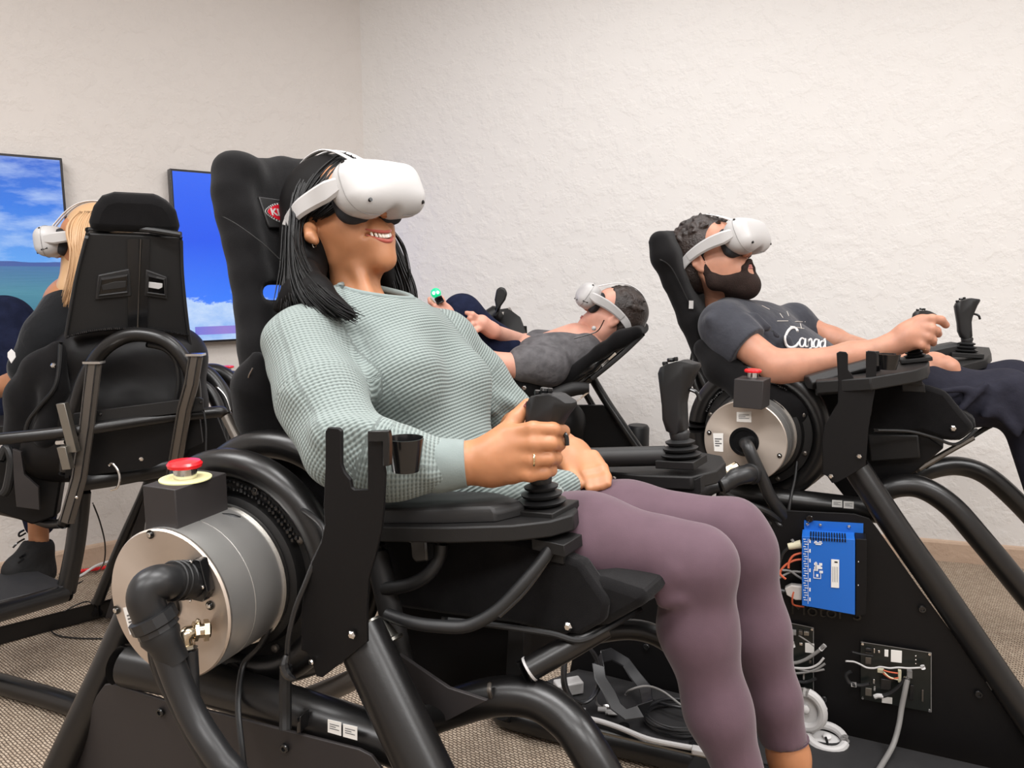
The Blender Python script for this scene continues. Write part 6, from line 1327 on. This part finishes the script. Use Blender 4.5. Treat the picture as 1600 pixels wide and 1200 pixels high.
SCR = [[(1246, 519), (1243, 514), (1236, 513), (1230, 519), (1227, 528), (1229, 538), (1235, 543), (1243, 541), (1248, 535)], [(1257, 531), (1252, 529), (1249, 534), (1250, 541), (1254, 542), (1257, 537), (1258, 530), (1258, 541), (1261, 542)], [(1262, 531), (1262, 542)], [(1262, 534), (1266, 530), (1268, 534), (1268, 542), (1271, 543)],
       [(1278, 532), (1274, 531), (1271, 536), (1272, 543), (1276, 543), (1278, 538), (1279, 532), (1279, 543)], [(1287, 534), (1283, 534), (1281, 539), (1283, 545), (1287, 542), (1289, 536), (1288, 524), (1289, 545)]]
for q_ in SCR: MB().tube([proj(c) for c in smooth_path([P(x, y, 2.0) for x, y in q_], 5)], [.0035, .0045, .003, .0045, .003] if q_ is SCR[0] else .0026, 6, sub=1).build('shirt_print', 'white_cloth', teo)
for a, b in (((1214, 502), (1231, 502)), ((1242, 503), (1258, 503)), ((1218, 490), (1223, 497)), ((1229, 487), (1232, 494)), ((1234, 510), (1242, 511)), ((1250, 506), (1252, 514)), ((1244, 512), (1256, 514)), ((1190, 478), (1202, 484))):
    MB().tube([proj(P(a[0]+(b[0]-a[0])*t, a[1]+(b[1]-a[1])*t, 2.0)) for t in (0, .33, .66, 1)], .0011, 5).build('shirt_print', 'label_grey', teo)
RIM(tee, tee_cut, teo, .006, 'black_cloth', 'neckband')
pn = [RC(P(1350, 640, 2.1), P(1460, 615, 2.05), .09, .085, .04), RC(P(1460, 625, 2.03), P(1570, 622, 1.98), .085, .07, .04), RC(P(1570, 620, 1.98), P(1640, 660, 1.97), .07, .06, .03), RC(P(1600, 640, 1.97), P(1640, 780, 1.98), .058, .05, .03),
      RC(P(1400, 625, 2.28), P(1580, 600, 2.2), .085, .065, .04), RC(P(1580, 600, 2.2), P(1660, 640, 2.2), .065, .05, .03), RC(P(1660, 640, 2.2), P(1700, 800, 2.2), .055, .05, .03)]
for x0, y0, x1, y1 in ((1500, 640, 1540, 600), (1540, 650, 1565, 600), (1470, 612, 1510, 606), (1585, 600, 1600, 660), (1560, 645, 1590, 680)): pn.append(RC(P(x0, y0, 1.915), P(x1, y1, 1.915), .010, .008, .03))
soft('trousers', pn, .007, 'pants_navy', W2, relax=3)
MB().tube([P(1446, 542+4*math.cos(g), 1.832-.0*g+.008*math.sin(g)) for g in [0, .8, 1.6, 2.4]], .0012, 6).build('ring', 'gold', W2)
headset('white headset worn by the bearded man, its arm above his ear', HB, .95, hair=.004)

# ------------------------------------------------------------------ the reclining man at the back
W3 = thing('person', 'man in heather grey T-shirt and dark jeans reclining with raised knees', 'person', P(820, 560, 2.65))
HD = head_frame(P(957, 497, 2.62), 182, 34, 0)
hd = xf(head_local(True), HD, .88)
nkD = [RC(P(955, 512, 2.62), P(922, 540, 2.62), .045, .048, .03)]
toD = [RC(P(900, 545, 2.62), P(830, 570, 2.62), .09, .09, .05)]
aD = [RC(P(835, 575, 2.47), P(758, 566, 2.42), .045, .037, .03), RC(P(758, 566, 2.42), P(735, 545, 2.4), .037, .038, .02), RC(P(735, 545, 2.4), P(708, 508, 2.38), .037, .024, .02), RC(P(850, 540, 2.74), P(820, 535, 2.74), .035, .034, .02), RC(P(820, 538, 2.66), P(768, 516, 2.47), .034, .022, .02)]
hl1 = [RC(P(708, 508, 2.38), P(694, 488, 2.37), .024, .026, .02), RC(P(694, 490, 2.37), P(688, 480, 2.37), .026, .02, .02)]
hl1 += [RC(P(684, 483, 2.35), P(674, 472, 2.34), .010, .008, .006), RC(P(688, 484, 2.34), P(680, 478, 2.33), .010, .009, .006), RC(P(692, 490, 2.34), P(683, 486, 2.33), .009, .008, .006), RC(P(694, 478, 2.35), P(690, 466, 2.34), .011, .009, .006), RC(P(672, 472, 2.34), P(671, 467, 2.34), .008, .007, .004), RC(P(696, 496, 2.35), P(688, 492, 2.33), .009, .007, .006)]
hl2 = [RC(P(770, 517, 2.47), P(752, 505, 2.44), .023, .028, .02)]
for a, b, c in (((748, 498), (738, 491), (729, 489)), ((746, 501), (735, 497), (728, 503)), ((746, 506), (738, 507), (735, 512)), ((752, 512), (744, 516), (738, 513))): hl2 += [RC(P(*a, 2.43), P(*b, 2.41), .010, .009, .006), RC(P(*b, 2.41), P(*c, 2.42), .009, .0075, .004)]
bodyD = body_mesh(W3, [(toD+aD+nkD, .007, 1), (hd+nkD, .0035, 2), (aD[2:3]+hl1, .0035, 1), (aD[4:5]+hl2, .0035, 1)], 'skin_d')
mouth_parts(HD, .88, bodyD, False)
soft('t_shirt', [RC(P(905, 552, 2.6), P(850, 565, 2.58), .085, .095, .05), RC(P(900, 548, 2.68), P(840, 560, 2.7), .08, .09, .05), RC(P(858, 572, 2.5), P(820, 568, 2.46), .07, .062, .03), RC(P(880, 540, 2.74), P(840, 534, 2.74), .045, .045, .03), RC(P(850, 570, 2.6), P(800, 570, 2.62), .085, .07, .04), EL(P(934, 520, 2.62), (.042, .055, .042), k=.006, op='-')], .006, 'tee_heather', W3, relax=2)
jn = [RC(P(815, 575, 2.66), P(775, 548, 2.6), .085, .08, .05), RC(P(775, 548, 2.6), P(722, 490, 2.5), .078, .062, .04), RC(P(722, 490, 2.5), P(690, 580, 2.45), .058, .05, .03), RC(P(800, 560, 2.85), P(735, 505, 2.8), .08, .062, .04), RC(P(735, 505, 2.8), P(700, 600, 2.75), .058, .05, .03)]
soft('jeans', jn, .007, 'jeans', W3, relax=2)
hcD = [EL((-.018, 0, .052), (.102, .081, .088), k=.01), EL((-.055, 0, .0), (.056, .076, .07), k=.03), EL((.115, 0, -.01), (.078, .12, .115), k=.01, op='-'), EL((.03, 0, -.1), (.08, .1, .09), k=.01, op='-')]
for _ in range(60):
    a = rh.uniform(-2.2, 2.2); b = rh.uniform(.3, 1.3); c = V(-.016+.1*math.cos(a)*math.cos(b), .082*math.sin(a)*math.cos(b), .05+.088*math.sin(b)); hcD.insert(0, RC(c, c+V(-rh.uniform(.01, .03), rh.uniform(-.012, .012), rh.uniform(-.004, .004)), .006, .003, .004))
soft('hair', xf(hcD, HD, .88), .0035, 'hair_brown', W3, relax=1)
T('wristband', [(711, 514, 2.38), (713, 517, 2.38)], .027, 'white_cloth', W3, 20)
T('earphone_cord', [(944, 500, 2.50), (934, 517, 2.5), (915, 524, 2.5), (897, 529, 2.5)], .002, 'lens_black', W3, 6)
MB().ball(P(928, 513, 2.53), .008, 10).build('earphone', 'white_plastic', W3)
headset('white headset worn by the man reclining at the back', HD, .88, hair=.004)
gc = thing('hand_controller', 'small black hand controller with a glowing green ball, held up by the reclining man', 'controller', P(684, 470, 2.33))
MB().tube([P(689, 474, 2.325), P(684, 464, 2.325)], .013, 16).build('handle', 'gloss_black', gc, bevel=.003)
MB().ball(P(681, 458, 2.325), .016, 20).build('glowing_ball', 'glow_green', gc); 
for x, y, r in ((678, 458, .0055), (684, 457, .005)): MB().ball(P(x, y, 2.312), r, 10).build('light', 'white_glow', gc)

# ------------------------------------------------------------------ the blonde woman behind
W4 = thing('person', 'blonde woman in black short-sleeved shirt seen from behind, jeans and black ankle boots', 'person', P(60, 700, 2.4))
HC = head_frame(P(150, 384, 2.28), 165, -3, 0)
hcn = xf(head_local(), HC, .90); nkC = [RC(P(138, 400, 2.3), P(130, 455, 2.3), .042, .05, .03)]
aC = [RC(P(70, 530, 2.2), P(40, 590, 2.25), .045, .038, .02), RC(P(38, 592, 2.25), P(-40, 620, 2.35), .036, .026, .02)]
bodyC = body_mesh(W4, [([RC(P(125, 480, 2.3), P(110, 640, 2.3), .1, .1, .05)]+aC+nkC+[RC(P(60, 812, 2.32), P(61, 862, 2.32), .029, .026, .02), RC(P(61, 862, 2.32), P(60, 900, 2.32), .027, .027, .02)], .006, 1), (hcn+nkC, .0035, 2)], 'skin_w')
mouth_parts(HC, .90, bodyC, False)
soft('shirt', [RC(P(130, 500, 2.3), P(110, 650, 2.32), .12, .12, .05), RC(P(120, 490, 2.28), P(80, 525, 2.22), .06, .065, .05), RC(P(78, 528, 2.22), P(48, 575, 2.22), .065, .06, .04), RC(P(115, 486, 2.25), P(128, 480, 2.35), .045, .04, .04)], .007, 'black_cloth', W4, relax=2)
soft('jeans', [RC(P(110, 690, 2.35), P(60, 600, 2.5), .1, .085, .05), RC(P(60, 600, 2.5), P(8, 505, 2.5), .09, .085, .05), RC(P(8, 505, 2.5), P(30, 640, 2.5), .08, .06, .04), RC(P(30, 640, 2.5), P(62, 800, 2.36), .06, .045, .04), RC(P(62, 800, 2.36), P(62, 818, 2.34), .045, .042, .02)], .008, 'jeans', W4, relax=2)
pt = plate('name_patch', [(18, 545), (24, 551), (25, 558), (18, 568), (12, 558), (12, 551)], (P(20, 556, 2.10), V(.2, -.9, .1).normalized()), .002, 'white_cloth', W4)
for k in range(3): plate('patch_print', [(15, 551+3*k), (22, 549+3*k), (22, 550+3*k), (15, 552+3*k)], (P(20, 556, 2.10), V(.2, -.9, .1).normalized()), .0008, 'grey_mark', pt, off=.0006, bevel=0)
hh = soft('hair', xf([EL((-.016, 0, .05), (.103, .083, .092), k=.01), EL((-.04, 0, -.03), (.07, .08, .09), k=.03), EL((.135, 0, -.03), (.09, .12, .125), k=.01, op='-')], HC, .90)+[RC(P(120, 400, 2.26), P(112, 455, 2.25), .04, .035, .03), RC(P(112, 455, 2.25), P(106, 490, 2.24), .035, .02, .03)], .005, 'hair_blonde', W4, relax=2)
strands('hair_strands', [[(128, 333, 2.2), (112, 345, 2.18), (105, 362, 2.17), (112, 390, 2.16), (110, 430, 2.16), (98, 478, 2.15)], [(128, 334, 2.2), (116, 350, 2.17), (113, 375, 2.15), (118, 400, 2.15), (113, 440, 2.15), (103, 478, 2.15)], [(140, 332, 2.2), (128, 350, 2.17), (124, 380, 2.15), (124, 410, 2.15), (118, 445, 2.15), (110, 484, 2.15)], [(150, 334, 2.2), (144, 355, 2.17), (140, 390, 2.15), (134, 420, 2.15), (126, 450, 2.15), (116, 484, 2.15)]], 200, .003, 'hair_blonde', hh, jit=.004, seed=11)
headset('white headset worn by the blonde woman behind the tall seat', HC, .88, hair=.008)
# boots
bt = soft('boot', [RC(P(60, 858, 2.32), P(60, 895, 2.32), .044, .043, .02), RC(P(60, 895, 2.32), P(22, 893, 2.27), .04, .034, .03), RC(P(30, 880, 2.28), P(50, 865, 2.3), .028, .035, .03), EL(P(60, 842, 2.32), (.034, .034, .03), k=.004, op='-')], .004, 'boot', W4, relax=1, label='black lace-up ankle boot')
soft('sole', [RC(P(60, 909, 2.31), P(22, 902, 2.255), .045, .036, .01, flat=((0, 0, 1), 3.2))], .003, 'sole', bt, relax=1)
for a in ([(40, 833, 2.26), (31, 838, 2.24), (30, 833, 2.24), (38, 828, 2.25)], [(38, 842, 2.26), (28, 848, 2.24), (20, 856, 2.23)], [(30, 872, 2.25), (40, 866, 2.26)], [(28, 880, 2.24), (38, 873, 2.25)]): T('lace', a, .003, 'gloss_black', bt, 6)
